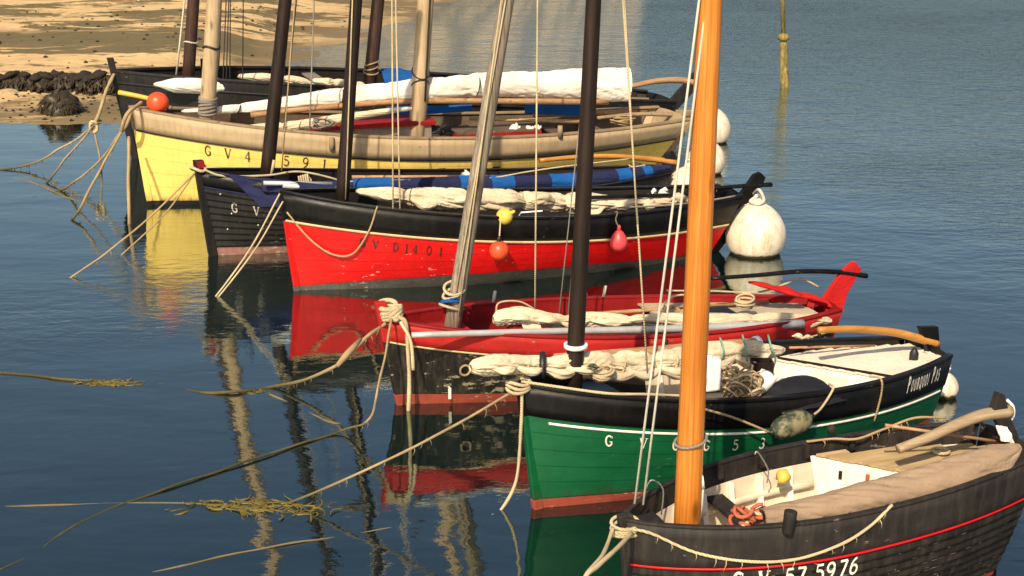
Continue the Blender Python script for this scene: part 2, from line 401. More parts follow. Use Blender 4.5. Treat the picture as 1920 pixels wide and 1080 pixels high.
def furled(label, pts, rad, mat='sail_cream', seed=0, ties=(), tie_mat='rope', squash=1.0, folds=.16, group='furled sails lying on the boats', extra=None, cat='furled sail', name='furled_sail', tie_r=.012, swags=0, **kw):
    c = sum((Vector(p) for p in pts), Vector()) / len(pts)
    th = thing(name, label, cat, c, 0, group)
    g, path, rr = bundle_geo(pts, rad, seed, squash=squash, folds=folds, ties=ties, **kw)
    g.build('sailcloth', mat, th)
    th_rows[th.name] = (g.v[:], path)
    rg = random.Random(seed)
    for k in range(swags):     # loose bights of canvas hanging between the lashings
        i0 = int(len(path) * (.08 + .84 * k / swags)); i1 = min(len(path) - 2, i0 + int(len(path) * rg.uniform(.09, .16))); t = path[i1] - path[i0]
        sd_ = t.cross(Vector((0, 0, 1))).normalized(); sd_ = sd_ if sd_.y < 0 else -sd_; r0 = rr[i0]
        dn = rg.uniform(-.5, .9)
        q = [path[i0] + sd_ * r0 * .7, path[i0].lerp(path[i1], .5) + sd_ * r0 * rg.uniform(.9, 1.15) - Vector((0, 0, r0 * dn)), path[i1] + sd_ * rr[i1] * .7]
        bundle_geo(q, [r0 * .25, r0 * rg.uniform(.4, .6), r0 * .22], seed * 7 + k, 24, 8, folds=.3)[0].build('loose_fold', mat, th)
    for tt in ties:
        i = min(len(path) - 2, max(1, int(tt * (len(path) - 1))))
        t = (path[i + 1] - path[i - 1]).normalized(); sd_ = t.cross(Vector((0, 0, 1))).normalized(); up = sd_.cross(t)
        r = rr[i] * .80
        ring = [path[i] + sd_ * cos(2 * pi * j / 16) * r + up * sin(2 * pi * j / 16) * r * squash + t * .03 * sin(2 * pi * j / 16) for j in range(17)]
        G().tube(ring, tie_r, 6).build('lashing', tie_mat, th)
    return th
def rope(label, pts, r, mat='rope', name='mooring_rope', cat='rope', group=None, n=8, sub=10, fray=0, wob=.0, seed=1):
    """a rope along points; fray adds hanging tufts of weed and yarn"""
    rng = random.Random(seed); path = spline(pts, sub)
    if wob: path = [p + Vector((noise.noise(p * 2.3 + Vector((seed, 0, 0))), noise.noise(p * 2.3 + Vector((0, seed, 9))), noise.noise(p * 2.3 + Vector((5, 0, seed))))) * wob for p in path]
    rr = [r * (1 + .22 * noise.noise(p * 9)) for p in path]
    g = G().tube(path, rr, n)
    for k in range(fray):
        p = path[rng.randrange(len(path))]; q = p + Vector((rng.uniform(-.03, .03), rng.uniform(-.03, .03), -rng.uniform(.03, .10)))
        g.tube([p, p.lerp(q, .5) + Vector((.01, 0, 0)), q], [r * .4, r * .3, r * .1], 4)
    return tag(g.build(name, mat), label, cat, group)

# ------------------------------------------------------------------ stroke lettering (flat painted print)
def arc(cx, cy, rx, ry, a0, a1, n=14): return [(cx + rx * cos(radians(a0 + (a1 - a0) * i / n)), cy + ry * sin(radians(a0 + (a1 - a0) * i / n))) for i in range(n + 1)]
GL = {   # strokes on a 0..0.6 x 0..1 body, (points, width)
 'G': [(arc(.32, .5, .27, .44, 50, 320), .15), ([(.36, .44), (.60, .44)], .08), ([(.54, .44), (.54, .16)], .13), ([(.55, .72), (.55, .93)], .06)],
 'V': [([(.05, .95), (.31, .05)], .16), ([(.58, .95), (.31, .05)], .08), ([(-.05, .95), (.18, .95)], .06), ([(.46, .95), (.68, .95)], .06)],
 'D': [([(.10, .05), (.10, .95)], .15), (arc(.10, .5, .45, .44, 90, -90), .13)],
 'O': [(arc(.31, .5, .26, .44, 0, 360, 24), .13)],
 '0': [(arc(.31, .5, .25, .44, 0, 360, 24), .12)],
 '1': [([(.32, .05), (.32, .95)], .15), ([(.32, .93), (.16, .80)], .07), ([(.14, .05), (.50, .05)], .06)],
 '3': [(arc(.28, .70, .22, .24, 150, -80), .12), (arc(.28, .27, .26, .23, 80, -160), .13)],
 '4': [([(.44, .02), (.44, .95)], .14), ([(.44, .95), (.04, .33)], .07), ([(.02, .30), (.62, .30)], .08), ([(.30, .04), (.58, .04)], .05)],
 '5': [([(.14, .92), (.54, .92)], .12), ([(.14, .93), (.11, .54)], .07), (arc(.28, .33, .27, .28, 120, -150), .13)],
 '6': [(arc(.31, .30, .24, .26, 0, 360, 22), .12), (arc(.50, .36, .43, .58, 180, 95), .12)],
 '7': [([(.05, .92), (.56, .92)], .12), ([(.54, .92), (.22, .04)], .14)],
 '8': [(arc(.31, .72, .20, .22, 0, 360, 20), .11), (arc(.31, .28, .25, .24, 0, 360, 20), .13)],
 '9': [(arc(.31, .68, .24, .26, 0, 360, 22), .12), (arc(.12, .62, .43, .58, 0, -85), .12)],
 'P': [([(.12, .0), (.12, 1)], .15), (arc(.12, .74, .36, .24, 90, -90), .12)],
 'U': [([(.10, .98), (.10, .3)], .14), (arc(.31, .3, .21, .25, 180, 360), .13), ([(.52, .98), (.52, .3)], .14)],
 'R': [([(.12, .0), (.12, 1)], .15), (arc(.12, .74, .34, .23, 90, -90), .12), ([(.26, .5), (.54, .0)], .14)],
 'Q': [(arc(.31, .5, .26, .44, 0, 360, 24), .13), ([(.32, .30), (.66, -.16)], .14)],
 'I': [([(.2, .0), (.2, 1)], .15)],
 'A': [([(.03, .0), (.30, 1)], .12), ([(.57, .0), (.30, 1)], .14), ([(.14, .33), (.47, .33)], .09)],
 'S': [(arc(.30, .73, .21, .21, 30, 270), .13), (arc(.30, .28, .23, .24, 90, -150), .13)],
 'T': [([(.0, .95), (.6, .95)], .11), ([(.3, 0), (.3, .95)], .14)],
 'E': [([(.1, 0), (.1, 1)], .14), ([(.1, .95), (.55, .95)], .1), ([(.1, .5), (.45, .5)], .09), ([(.1, .05), (.55, .05)], .1)],
}
def glyph_faces(ch, ox, oy, sx, sy, bold=1.0):
    out = []
    for li, (pts, wd) in enumerate(GL[ch]):
        p2 = []
        for a, b in zip(pts[:-1], pts[1:]):       # keep segments short so they follow the planking
            k = max(1, int(math.hypot(b[0] - a[0], b[1] - a[1]) / .22))
            p2 += [(a[0] + (b[0] - a[0]) * i / k, a[1] + (b[1] - a[1]) * i / k) for i in range(k)]
        p2.append(pts[-1]); L_, R_ = [], []
        for i, p in enumerate(p2):
            a, b = p2[max(i - 1, 0)], p2[min(i + 1, len(p2) - 1)]
            dx, dy = b[0] - a[0], b[1] - a[1]; d = math.hypot(dx, dy) or 1; nx, ny = -dy / d, dx / d
            h = wd * bold / 2
            L_.append((ox + (p[0] + nx * h) * sx, oy + (p[1] + ny * h) * sy)); R_.append((ox + (p[0] - nx * h) * sx, oy + (p[1] - ny * h) * sy))
        for i in range(len(p2) - 1): out.append(((L_[i], R_[i], R_[i + 1], L_[i + 1]), li))
    return out

# ------------------------------------------------------------------ boat: hull surface and fittings
class Boat:
    def __init__(s, label, bow, stern, stem_top, stern_top, zm, B, wt=.6, tm=.5, zk=-.45, full=3.0, pb=1.3, ps=1.7, group='sailing boats moored in a row'):
        s.O = P(*bow, 0); S = P(*stern, 0); d = S - s.O; s.L = d.length; s.a = math.atan2(d.y, d.x)
        s.ex = Vector((cos(s.a), sin(s.a), 0)); s.ey = Vector((-sin(s.a), cos(s.a), 0)); s.B = B; s.wt = wt; s.tm = tm; s.zk = zk
        s.full, s.pb, s.ps = full, pb, ps
        s.xs, _, s.zb = s.yp(*stem_top); s.xe, _, s.ze = s.yp(*stern_top)
        s.zm = zm
        s.root = thing('sailing_boat', label, 'boat', s.O, s.a, group)
    def W(s, x, y, z): return s.O + s.ex * x + s.ey * y + Vector((0, 0, z))
    def yp(s, u, v, y=0.0):          # sight line -> point of the boat's fore-and-aft plane at offset y (boat space)
        d = sight(u, v); o = EYE - s.O; k = (y - o.dot(s.ey)) / d.dot(s.ey); p = o + d * k
        return (p.dot(s.ex), y, p.z)
    def wp(s, u, v, y=0.0): return s.W(*s.yp(u, v, y))
    def zp(s, u, v, z):
        p = P(u, v, z) - s.O; return (p.dot(s.ex), p.dot(s.ey), z)
    def sheer(s, t):
        m = .52
        return s.zb * (t - m) * (t - 1) / m + s.zm * t * (t - 1) / (m * (m - 1)) + s.ze * t * (t - m) / (1 - m)
    def shape(s, t):
        if t < s.tm: return max(.012, (1 - (1 - t / s.tm) ** 2.1) ** .82) if t > 0 else .012
        return 1 - (1 - s.wt) * ((t - s.tm) / (1 - s.tm)) ** 2.1
    def xb(s, z): return s.xs * z / s.zb + (.25 * (z / s.zk) ** 2 if z < 0 else 0)
    def xt(s, z): return s.L + (s.xe - s.L) * z / s.ze
    def surf(s, t, z, side=-1, off=0.0):
        q = max(0.0, min(1.0, (z - s.zk) / (s.sheer(t) - s.zk)))
        if t < .4: p = s.pb + (s.full - s.pb) * (t / .4) ** .8
        else: p = s.full + (s.ps - s.full) * ((t - .4) / .6) ** 1.2
        y = s.B * s.shape(t) * (1 - (1 - q) ** p) + off
        x = s.xb(z) * (1 - t) + s.xt(z) * t
        return Vector((x, side * max(y, .004), z))
    def tx(s, x, z=None):            # boat-space x -> station t
        z = s.zm if z is None else z
        return (x - s.xb(z)) / (s.xt(z) - s.xb(z))
    def part(s, g, name, mat, smooth=True, parent=None): return g.build(name, mat, parent or s.root, smooth, True)
    def band(s, name, mat, top, bot, t0=0, t1=1, off=0.0, nz=4, nt=44, sides=(-1, 1), edges=0.0, lap=0.0):
        """planking between two height functions; edges closes top and bottom with a return of that depth; lap sets the lower edge proud"""
        g = G(); f = lambda q: q if callable(q) else (lambda t: q)
        top, bot = f(top), f(bot)
        for sd in sides:
            rows, uv = [], []
            for i in range(nt + 1):
                t = t0 + (t1 - t0) * i / nt; row = []; a, b = top(t), bot(t)
                if edges: row.append(s.surf(t, a, sd, off - edges)); uv.append((t * s.L, 1))
                for k in range(nz + 1):
                    fr = k / nz; z = a + (b - a) * fr
                    row.append(s.surf(t, z, sd, off + lap * fr)); uv.append((t * s.L, 1 - fr))
                if edges or lap: row.append(s.surf(t, b, sd, off - max(edges, .002))); uv.append((t * s.L, 0))
                rows.append(row)
            g.grid(rows, sd > 0, False, uv)
        return s.part(g, name, mat)
    def bead(s, name, mat, d, h=.04, out=.025, t0=0, t1=1, nt=44, sides=(-1, 1)):
        d = d if callable(d) else (lambda q: (lambda t: s.sheer(t) - q))(d)
        g = G()
        for sd in sides:
            rows = []
            for i in range(nt + 1):
                t = t0 + (t1 - t0) * i / nt; z = d(t)
                rows.append([s.surf(t, z + h / 2, sd, -.01), s.surf(t, z + h / 2 * .8, sd, out * .8), s.surf(t, z, sd, out), s.surf(t, z - h / 2 * .8, sd, out * .8), s.surf(t, z - h / 2, sd, -.01)])
            g.grid(rows, sd > 0)
            for r in (rows[0], rows[-1]): g.add(r, [(0, 1, 2, 3, 4)])
        return s.part(g, name, mat)
    def rail(s, mat='black', wd=.09, th=.035, name='cap_rail', t0=0, t1=1, nt=48, out=.025, lift=0.0):
        g = G()
        for sd in (-1, 1):
            rows = []
            for i in range(nt + 1):
                t = t0 + (t1 - t0) * i / nt; z = s.sheer(t) + lift; o = s.surf(t, s.sheer(t), sd, out); y = o.y; n_ = abs(y) - wd
                yi = sd * max(.003, n_)
                rows.append([(o.x, y, z), (o.x, y, z + th), (o.x, yi, z + th), (o.x, yi, z)])
            g.grid(rows, sd < 0, True)
            g.add(rows[-1], [(0, 1, 2, 3)]); g.add(rows[0], [(3, 2, 1, 0)])
        return bevel(sharp(s.part(g, name, mat)), .008)
    def lining(s, name, mat, dtop, zbot, t0=.04, t1=.98, inset=.05, nt=40):
        g = G(); zb = zbot if callable(zbot) else (lambda t: zbot)
        for sd in (-1, 1):
            rows = []
            for i in range(nt + 1):
                t = t0 + (t1 - t0) * i / nt; a = s.sheer(t) - dtop; b = min(zb(t), a - .02)
                rows.append([s.surf(t, a + (b - a) * k / 4, sd, -inset) for k in range(5)])
            g.grid(rows, sd < 0)
        return s.part(g, name, mat)
    def deck(s, name, mat, t0, t1, drop, inset=.05, n=1, nt=16, gap=.004, crown=.02, th=.02):
        """deck laid flush in the hull; n>1 lays separate fore-and-aft planks"""
        dr = drop if callable(drop) else (lambda t: drop); out = []
        for k in range(n):
            a, b = k / n, (k + 1) / n; rows = []
            for i in range(nt + 1):
                t = t0 + (t1 - t0) * i / nt; z = s.sheer(t) - dr(t); y = abs(s.surf(t, z, 1, -inset).y); x = s.surf(t, z).x
                ya, yb = -y + 2 * y * a + (gap if k else 0), -y + 2 * y * b
                m = 4 if n == 1 else 1; row = [(x, ya, z - th)]
                for j in range(m + 1):
                    yy = ya + (yb - ya) * j / m; row.append((x, yy, z + crown * (1 - (yy / max(y, .01)) ** 2) + (.003 * ((k * 7) % 3) if n > 1 else 0)))
                row.append((x, yb, z - th)); rows.append(row)
            g = G().grid(rows, True)
            g.add(rows[0], [tuple(range(len(rows[0])))]); out.append(s.part(g, name, mat, n == 1))
        return out
    def bulkhead(s, name, mat, t, dtop, zbot, inset=.05, th=.03):
        zt = s.sheer(t) - dtop; x = s.surf(t, zt).x; N = 8
        poly = [(x, s.surf(t, zt + (zbot - zt) * k / N, 1, -inset).y, zt + (zbot - zt) * k / N) for k in range(N + 1)]
        poly = [(x, -p[1], p[2]) for p in poly] + poly[::-1]
        return sharp(s.part(G().prism(poly, (th, 0, 0)), name, mat))
    def transom(s, mat, off=.0, zbot=None, name='transom'):
        zb = s.zk if zbot is None else zbot; rows = []
        for k in range(11):
            z = s.ze + (zb - s.ze) * k / 10; y = abs(s.surf(1, z).y); x = s.xt(z) + off
            rows.append([(x, -y + 2 * y * j / 8, z + (.05 * (1 - ((j - 4) / 4) ** 2) if k == 0 else 0)) for j in range(9)])
        return s.part(G().grid(rows, True), name, mat)
    def stem(s, mat, head=.15, wd=.07, fwd=.05, name='stem_post', back=.08, lo=None, hi=None):
        lo = s.zk if lo is None else lo; hi = s.zb + head if hi is None else hi
        zs = [lo + (hi - lo) * k / 12 for k in range(13)]
        poly = [(s.xb(z) - fwd, 0, z) for z in zs] + [(s.xb(z) + back, 0, z) for z in zs[::-1]]
        return bevel(sharp(s.part(G().prism(poly, (0, wd, 0)), name, mat)), .01)
    def mast(s, mat, base, top, r0, r1, H, y=0.0, foot=-.3, name='mast', n=20):
        a = Vector(s.yp(*base, y)); b = Vector(s.yp(*top, y)); d = (b - a) / (b.z - a.z)
        p0 = a + d * foot; K = 10; p1 = a + d * (H - a.z)
        pts = [p0.lerp(p1, k / K) for k in range(K + 1)]
        rs = [r0 + (r1 - r0) * (k / K) for k in range(K + 1)]
        o = s.part(G().tube(pts, rs, n), name, mat)
        s.m_at = lambda z: a + d * (z - a.z)
        return sub_parent(o, s.root)
    def line(s, mat, p0, p1, r=.008, ya=0.0, yb=None, ext=1.6, name='halyard', sag=0.0):
        """a rope of the rig: seen low at p0 and leaving the picture at p1, carried on up to the masthead"""
        a = Vector(s.yp(*p0, ya)); b = Vector(s.yp(*p1, ya * .6 if yb is None else yb)); e = a + (b - a) * ext
        return s.part(G().tube([a.lerp(e, k / 4) for k in range(5)], r, 6), name, mat)
    def tubepart(s, name, mat, pts, r, n=8, sub=6, parent=None): return s.part(G().tube(spline(pts, sub), r, n), name, mat, True, parent)
    def text(s, string, mat, t_first, dx, d, h, wfac=.75, sizes=None, bold=1.0, name='letter', off=.012, xs=None):
        """painted letters following the planking: station of the first letter, spacing in m, depth of the letter tops below the sheer"""
        x = 0.0
        for i, ch in enumerate(string):
            if ch == ' ': x += dx * (.6 if sizes else 1); continue
            sc = sizes[i] if sizes else 1.0; hh = h * sc; g = G()
            if xs: x = xs[i]
            for quad, li in glyph_faces(ch, x, 0, hh * wfac, hh, bold):
                vs = []
                for qx, qy in quad:
                    t = t_first + qx / s.L; z = s.sheer(t) - (d(t) if callable(d) else d) - h + qy
                    vs.append(s.surf(t, z, -1, off + li * .0012))
                g.add(vs, [(0, 1, 2, 3)])
            s.part(g, name, mat, False)
            x += dx * (sc if sizes else 1)

# ------------------------------------------------------------------ setting: seabed and beach, water
def shore(x, y):
    return max((x + 7.4) * .982 - (y - 43.5) * .187, (34.6 - y) * .9 + .25 * sin(x * .9))
def beach_h(x, y):
    s_ = shore(x, y); n_ = noise.noise(Vector((x * .35, y * .35, 0))) * .10 + noise.noise(Vector((x * 1.3, y * 1.3, 4))) * .035
    h = max(-3.2, -.13 * s_) if s_ > 0 else min(.35, -.035 * s_)
    k = max(0, min(1, (y - 39.1) / .5)) * max(0, min(1, (-8.6 - x) / 1.6))
    h = h * (1 - k) + .52 * k if h < .52 else h
    bank = max(0, min(1, (y - 74) / 42)) * max(0, min(1, (14 - x) / 26)); bank = bank * bank * (3 - 2 * bank)   # unseen dune added beyond the picture so the far water reflects brown
    return h + n_ * (1 if s_ < 3 else .6) + 10 * bank
def build_ground():
    xs = [-120 + 6 * i for i in range(14)] + [-36 + .42 * i for i in range(100)] + [6 + 8 * i for i in range(30)]
    ys = [-20, -5, 5, 12, 18, 23, 27] + [29 + .38 * i for i in range(150)] + [87 + 10 * i for i in range(30)]
    g = G().grid([[(x, y, beach_h(x, y)) for x in xs] for y in ys])
    m, n, l, b = nt_new('sandy_beach')
    geo = n.new('ShaderNodeNewGeometry'); sp = n.new('ShaderNodeSeparateXYZ'); l.new(geo.outputs['Position'], sp.inputs[0])
    mp = n.new('ShaderNodeMapping'); mp.inputs['Scale'].default_value = (.16, .34, .3); l.new(geo.outputs['Position'], mp.inputs[0])
    mp2 = n.new('ShaderNodeMapping'); mp2.inputs['Scale'].default_value = (.6, 1.0, 1); l.new(geo.outputs['Position'], mp2.inputs[0])
    a = noise_n(n, l, mp.outputs[0], 1.0, 7, .62, .6); f = noise_n(n, l, mp2.outputs[0], 3.0, 8, .7)
    f2 = noise_n(n, l, mp2.outputs[0], .9, 4, .6)
    sand = mixc(n, l, ramp(n, l, f2, .35, .7), (.64, .44, .20), (.52, .34, .16))
    sand = mixc(n, l, ramp(n, l, f, .5, .75), sand, (.30, .20, .10))
    # a wide belt of green weed at the foot of the beach, loose patches above it
    d1 = math_n(n, l, 'ABSOLUTE', math_n(n, l, 'SUBTRACT', sp.outputs[1], 48.2))
    belt = ramp(n, l, math_n(n, l, 'ADD', d1, math_n(n, l, 'MULTIPLY', math_n(n, l, 'SUBTRACT', a, .5), 9)), 1.6, 2.8, (1, 1, 1, 1), (0, 0, 0, 1))
    mask = math_n(n, l, 'MAXIMUM', belt, ramp(n, l, math_n(n, l, 'ADD', a, math_n(n, l, 'MULTIPLY', math_n(n, l, 'SUBTRACT', f, .5), .3)), .49, .54))
    green = mixc(n, l, ramp(n, l, f, .4, .62), (.05, .048, .010), (.12, .088, .03))
    green = mixc(n, l, ramp(n, l, f2, .45, .65), green, (.11, .078, .03))
    c = mixc(n, l, math_n(n, l, 'MULTIPLY', mask, .92), sand, green)
    wet = ramp(n, l, math_n(n, l, 'ADD', sp.outputs[2], math_n(n, l, 'MULTIPLY', math_n(n, l, 'SUBTRACT', f2, .5), .25)), .03, .16, (1, 1, 1, 1), (0, 0, 0, 1))
    c = mixc(n, l, math_n(n, l, 'MULTIPLY', wet, .65), c, (.20, .135, .065))
    deep = ramp(n, l, sp.outputs[2], -1.0, -.25, (1, 1, 1, 1), (0, 0, 0, 1))
    c = mixc(n, l, deep, c, (.03, .05, .045))
    l.new(c, b.inputs['Base Color']); b.inputs['Roughness'].default_value = .85
    l.new(bump_n(n, l, f, .6, .06), b.inputs['Normal'])
    tag(g.build('ground', m), kind='structure')
build_ground()

def build_water():
    m, n, l, b = nt_new('harbour_water'); n.remove(b); out = n['Material Output']
    geo = n.new('ShaderNodeNewGeometry'); pos = geo.outputs['Position']
    sp = n.new('ShaderNodeSeparateXYZ'); l.new(pos, sp.inputs[0]); X, Y = sp.outputs[0], sp.outputs[1]
    def mp(scale, rot=0):
        k = n.new('ShaderNodeMapping'); k.inputs['Scale'].default_value = scale; k.inputs['Rotation'].default_value = (0, 0, rot)
        l.new(pos, k.inputs[0]); return k.outputs[0]
    wind = noise_n(n, l, mp((.05, .06, 1), .3), 1.0, 3, .5)                         # wind lanes
    far = ramp(n, l, math_n(n, l, 'ADD', Y, math_n(n, l, 'MULTIPLY', X, .9)), 24, 62)
    amp = math_n(n, l, 'ADD', .15, math_n(n, l, 'ADD', math_n(n, l, 'MULTIPLY', far, 4.2), math_n(n, l, 'MULTIPLY', ramp(n, l, wind, .50, .64), 1.9)))
    swell = noise_n(n, l, mp((.55, 1.0, 1), .2), .75, 3, .5, .3)
    rip = noise_n(n, l, mp((1.0, 1.9, 1), -.25), 2.6, 4, .55, .4)
    fine = noise_n(n, l, mp((1.0, 1.5, 1), .15), 9, 3, .6)
    h = math_n(n, l, 'ADD', math_n(n, l, 'MULTIPLY', swell, math_n(n, l, 'ADD', .33, math_n(n, l, 'MULTIPLY', far, 1.7))), math_n(n, l, 'MULTIPLY', math_n(n, l, 'ADD', math_n(n, l, 'MULTIPLY', rip, .24), math_n(n, l, 'MULTIPLY', fine, .05)), amp))
    bp = n.new('ShaderNodeBump'); bp.inputs['Strength'].default_value = 1.0; bp.inputs['Distance'].default_value = .06
    l.new(h, bp.inputs['Height'])
    gl = n.new('ShaderNodeBsdfGlossy'); gl.inputs['Roughness'].default_value = .025; l.new(bp.outputs[0], gl.inputs['Normal'])
    gl.inputs['Color'].default_value = (.92, 1.0, .94, 1)
    fr = n.new('ShaderNodeFresnel'); fr.inputs['IOR'].default_value = 1.8; l.new(bp.outputs[0], fr.inputs['Normal'])
    df = n.new('ShaderNodeBsdfDiffuse'); df.inputs['Color'].default_value = (.0022, .0085, .0095, 1)
    tr = n.new('ShaderNodeBsdfTransparent'); tr.inputs['Color'].default_value = (.50, .70, .66, 1)
    # murk grows with depth away from the shoreline
    s1 = math_n(n, l, 'SUBTRACT', math_n(n, l, 'MULTIPLY', math_n(n, l, 'ADD', X, 7.4), .982), math_n(n, l, 'MULTIPLY', math_n(n, l, 'SUBTRACT', Y, 43.5), .187))
    s2 = math_n(n, l, 'MULTIPLY', math_n(n, l, 'SUBTRACT', 34.6, Y), .9)
    s_ = math_n(n, l, 'MAXIMUM', s1, s2)
    k = ramp(n, l, math_n(n, l, 'DIVIDE', s_, 12), .03, .75, (.05, .05, .05, 1), (.86, .86, .86, 1))
    mb = n.new('ShaderNodeMixShader'); l.new(k, mb.inputs[0]); l.new(tr.outputs[0], mb.inputs[1]); l.new(df.outputs[0], mb.inputs[2])
    ms = n.new('ShaderNodeMixShader'); l.new(math_n(n, l, 'MINIMUM', math_n(n, l, 'MULTIPLY', fr.outputs[0], 1.6), .9), ms.inputs[0]); l.new(mb.outputs[0], ms.inputs[1]); l.new(gl.outputs[0], ms.inputs[2])
    l.new(ms.outputs[0], out.inputs[0])
    g = G().grid([[(x, y, 0) for x in (-400, -100, 0, 100, 400)] for y in (-60, 0, 40, 120, 500)])
    tag(g.build('water', m), kind='structure')
build_water()

# ------------------------------------------------------------------ the boats, nearest last
def rudder(b, mat, poly, th=.05, name='rudder'):
    """flat blade from boat-space (x,z) outline on the centre line"""
    return bevel(sharp(b.part(G().prism([(x, 0, z) for x, z in poly], (0, th, 0)), name, mat)), .01)
def tiller(b, mat, pts, r, flat=.7):
    N = len(spline(pts, 6)); return b.part(G().tube(spline(pts, 6), [r * (.7 + .3 * i / (N - 1)) for i in range(N)], 10, True, flat), 'tiller', mat)
def frames(b, mat, t0, t1, n_, dtop, zbot, wd=.05, dp=.07, inset=.05, name='rib', sides=(-1, 1)):
    for i in range(n_):
        t = t0 + (t1 - t0) * i / (n_ - 1)
        for sd in sides:
            rows = []
            for k in range(6):
                z = b.sheer(t) - dtop + (zbot - b.sheer(t) + dtop) * k / 5; p = b.surf(t, z, sd, -inset + .004)
                e = -sd * dp * (.45 + .55 * k / 5)
                rows.append([(p.x - wd / 2, p.y, z), (p.x - wd / 2, p.y + e, z), (p.x + wd / 2, p.y + e, z), (p.x + wd / 2, p.y, z)])
            g = G().grid(rows, sd > 0, True); g.add(rows[0], [(0, 1, 2, 3)])
            sharp(b.part(g, name, mat))
def thwart(b, mat, t, z, wd=.22, th=.04, name='thwart'):
    y = abs(b.surf(t, z, 1, -.06).y); x = b.surf(t, z).x
    return bevel(b.part(G().box((x, 0, z), (wd, 2 * y, th)), name, mat, False), .006)
def strakes(b, mat, n_, ztop, zbot, lap=.014, t1=1, nz=3, sides=(-1, 1)):
    for k in range(n_):
        f = lambda t, q=k: ztop(t) + (zbot(t) - ztop(t)) * q / n_
        f2 = lambda t, q=k + 1: ztop(t) + (zbot(t) - ztop(t)) * q / n_
        for sd in sides: b.band('strake', mat, f, f2, 0, t1, 0.0, nz, 40, (sd,), 0, lap)

def skew_deck(b, pa, pb, zd, n_, width, mat, wall, depth, name, gap=.006):
    """after deck of fore-and-aft planks whose forward edge runs across the boat at a slant, with a bulkhead under that edge"""
    A = Vector(b.zp(*pa, zd)); B_ = Vector(b.zp(*pb, zd)); d = B_ - A; sl = d.x / d.y
    hw = lambda x: abs(b.surf(max(0, min(1, b.tx(x, zd))), zd, 1, -.05).y)
    y0 = A.y + .06
    for k in range(n_):
        ya, yb = y0 - width * k / n_, y0 - width * (k + 1) / n_ + gap
        xa, xb = A.x + (ya - A.y) * sl, A.x + (yb - A.y) * sl; xe = b.L + .16
        ok = [xe - .02 * q for q in range(300) if hw(xe - .02 * q) > max(abs(ya), abs(yb))]
        if not ok or ok[0] - max(xa, xb) < .05: continue
        z = zd + .004 * ((k * 5) % 3); vs = []
        for zz in (z - .022, z): vs += [(xa, ya, zz), (xb, yb, zz), (ok[0], yb, zz), (ok[0], ya, zz)]
        b.part(G().add(vs, [(3, 2, 1, 0), (4, 5, 6, 7), (0, 1, 5, 4), (1, 2, 6, 5), (2, 3, 7, 6), (3, 0, 4, 7)]), name, mat, False)
    p0, p1 = A + d * -.03, A + d * 1.0; o = Vector((.03, 0, -.026)); dn = Vector((0, 0, -depth))
    low = []
    for k in range(15):     # the lower edge is cut to the run of the planking
        p = p0.lerp(p1, k / 14) + o; z = p.z
        while z > p.z - depth and abs(b.surf(max(0, min(1, b.tx(p.x, z))), z - .02, 1, -.055).y) > abs(p.y): z -= .02
        low.append(Vector((p.x, p.y, z)))
    bh = b.part(G().prism([p0 + o, p1 + o] + low[::-1], Vector((.03, 0, 0))), 'bulkhead', wall, False); sub_parent(bh, b.root)
    nb = Vector((-d.y, d.x, 0)).normalized(); nb = nb if nb.x < 0 else -nb
    return bh, A, d, nb
def px(b, pts, y=0.0): return [b.yp(u, v, y) for u, v in pts]
def pw(b, pts, y=0.0): return [b.wp(u, v, y) for u, v in pts]
def xz(b, pts): return [(p[0], p[2]) for p in px(b, pts)]
def sag3(b, t, d, off=.02, side=-1): p = b.surf(t, b.sheer(t) - d, side, off); return b.W(*p)

# --- 1: dark grey two-master at the back
b = b1 = Boat('dark grey two-masted wooden boat furthest back, bow against the beach', (252, 296), (1222, 238), (212, 135), (1240, 182), 1.33, 1.75, .5, ps=1.5)
b.band('hull', 'grey_black', lambda t: b1.sheer(t), -.45, nz=10)
b.bead('rubbing_strake', 'grey_black', .22, .05, .03)
b.rail('grey_black', .12, .05); b.lining('inner_lining', 'dark_in', .0, .25); b.transom('grey_black')
b.stem('grey_black', .30, .13, .06); b.deck('deck', 'grey_in', .03, .97, .42)
m_ = b.mast('brown_wood', (353, 145), (363, 0), .135, .10, 8.5)
b.part(G().tube([b.m_at(2.42) + Vector((cos(a) * .14, sin(a) * .14, .02 * sin(a * 2))) for a in [k * pi / 8 for k in range(17)]], .018, 6), 'mast_band', 'rope_white', True, m_)
m_ = b.mast('brown_wood', (693, 160), (709, 0), .15, .11, 9.0)
for k, z in enumerate((1.62, 1.72, 1.80)):
    b.part(G().tube([b.m_at(z) + Vector((cos(a) * .16, sin(a) * .16, .05 * sin(a + k))) for a in [q * pi / 8 for q in range(17)]], .02, 6), 'lashing', 'rope_tan', True, m_)
rudder(b, 'grey_black', xz(b, [(1246, 200), (1268, 172), (1290, 150), (1299, 136), (1311, 138), (1310, 152), (1296, 176), (1270, 204), (1240, 245), (1226, 245), (1240, 215)]), .09)
tiller(b, 'spar', px(b, [(1178, 163), (1225, 153), (1270, 150), (1310, 156)]), .085, 1.0)
for u0, u1 in ((418, 424), (424, 429), (431, 432), (455, 456)): b.line('rope_dark', (u0, 156), (u1, 0), .012, -.9, -.6, 1.8)
b.line('rope_white', (330, 146), (346, 0), .02, 0, 0, 1.8, 'forestay')
b.line('rope_dark', (410, 130), (415, 0), .014, -.5, -.3, 1.8)
thwart(b, 'grey_in', .34, b.sheer(.34) - .1, .3)
b.part(G().box(px(b, [(383, 132)], .2)[0], (.13, .13, .5)), 'bollard', 'grey_black', False)
b.bead('weathered_rail', 'taupe_wood', lambda t: b1.sheer(t) + .06, .05, .02, .72, .93, 12)

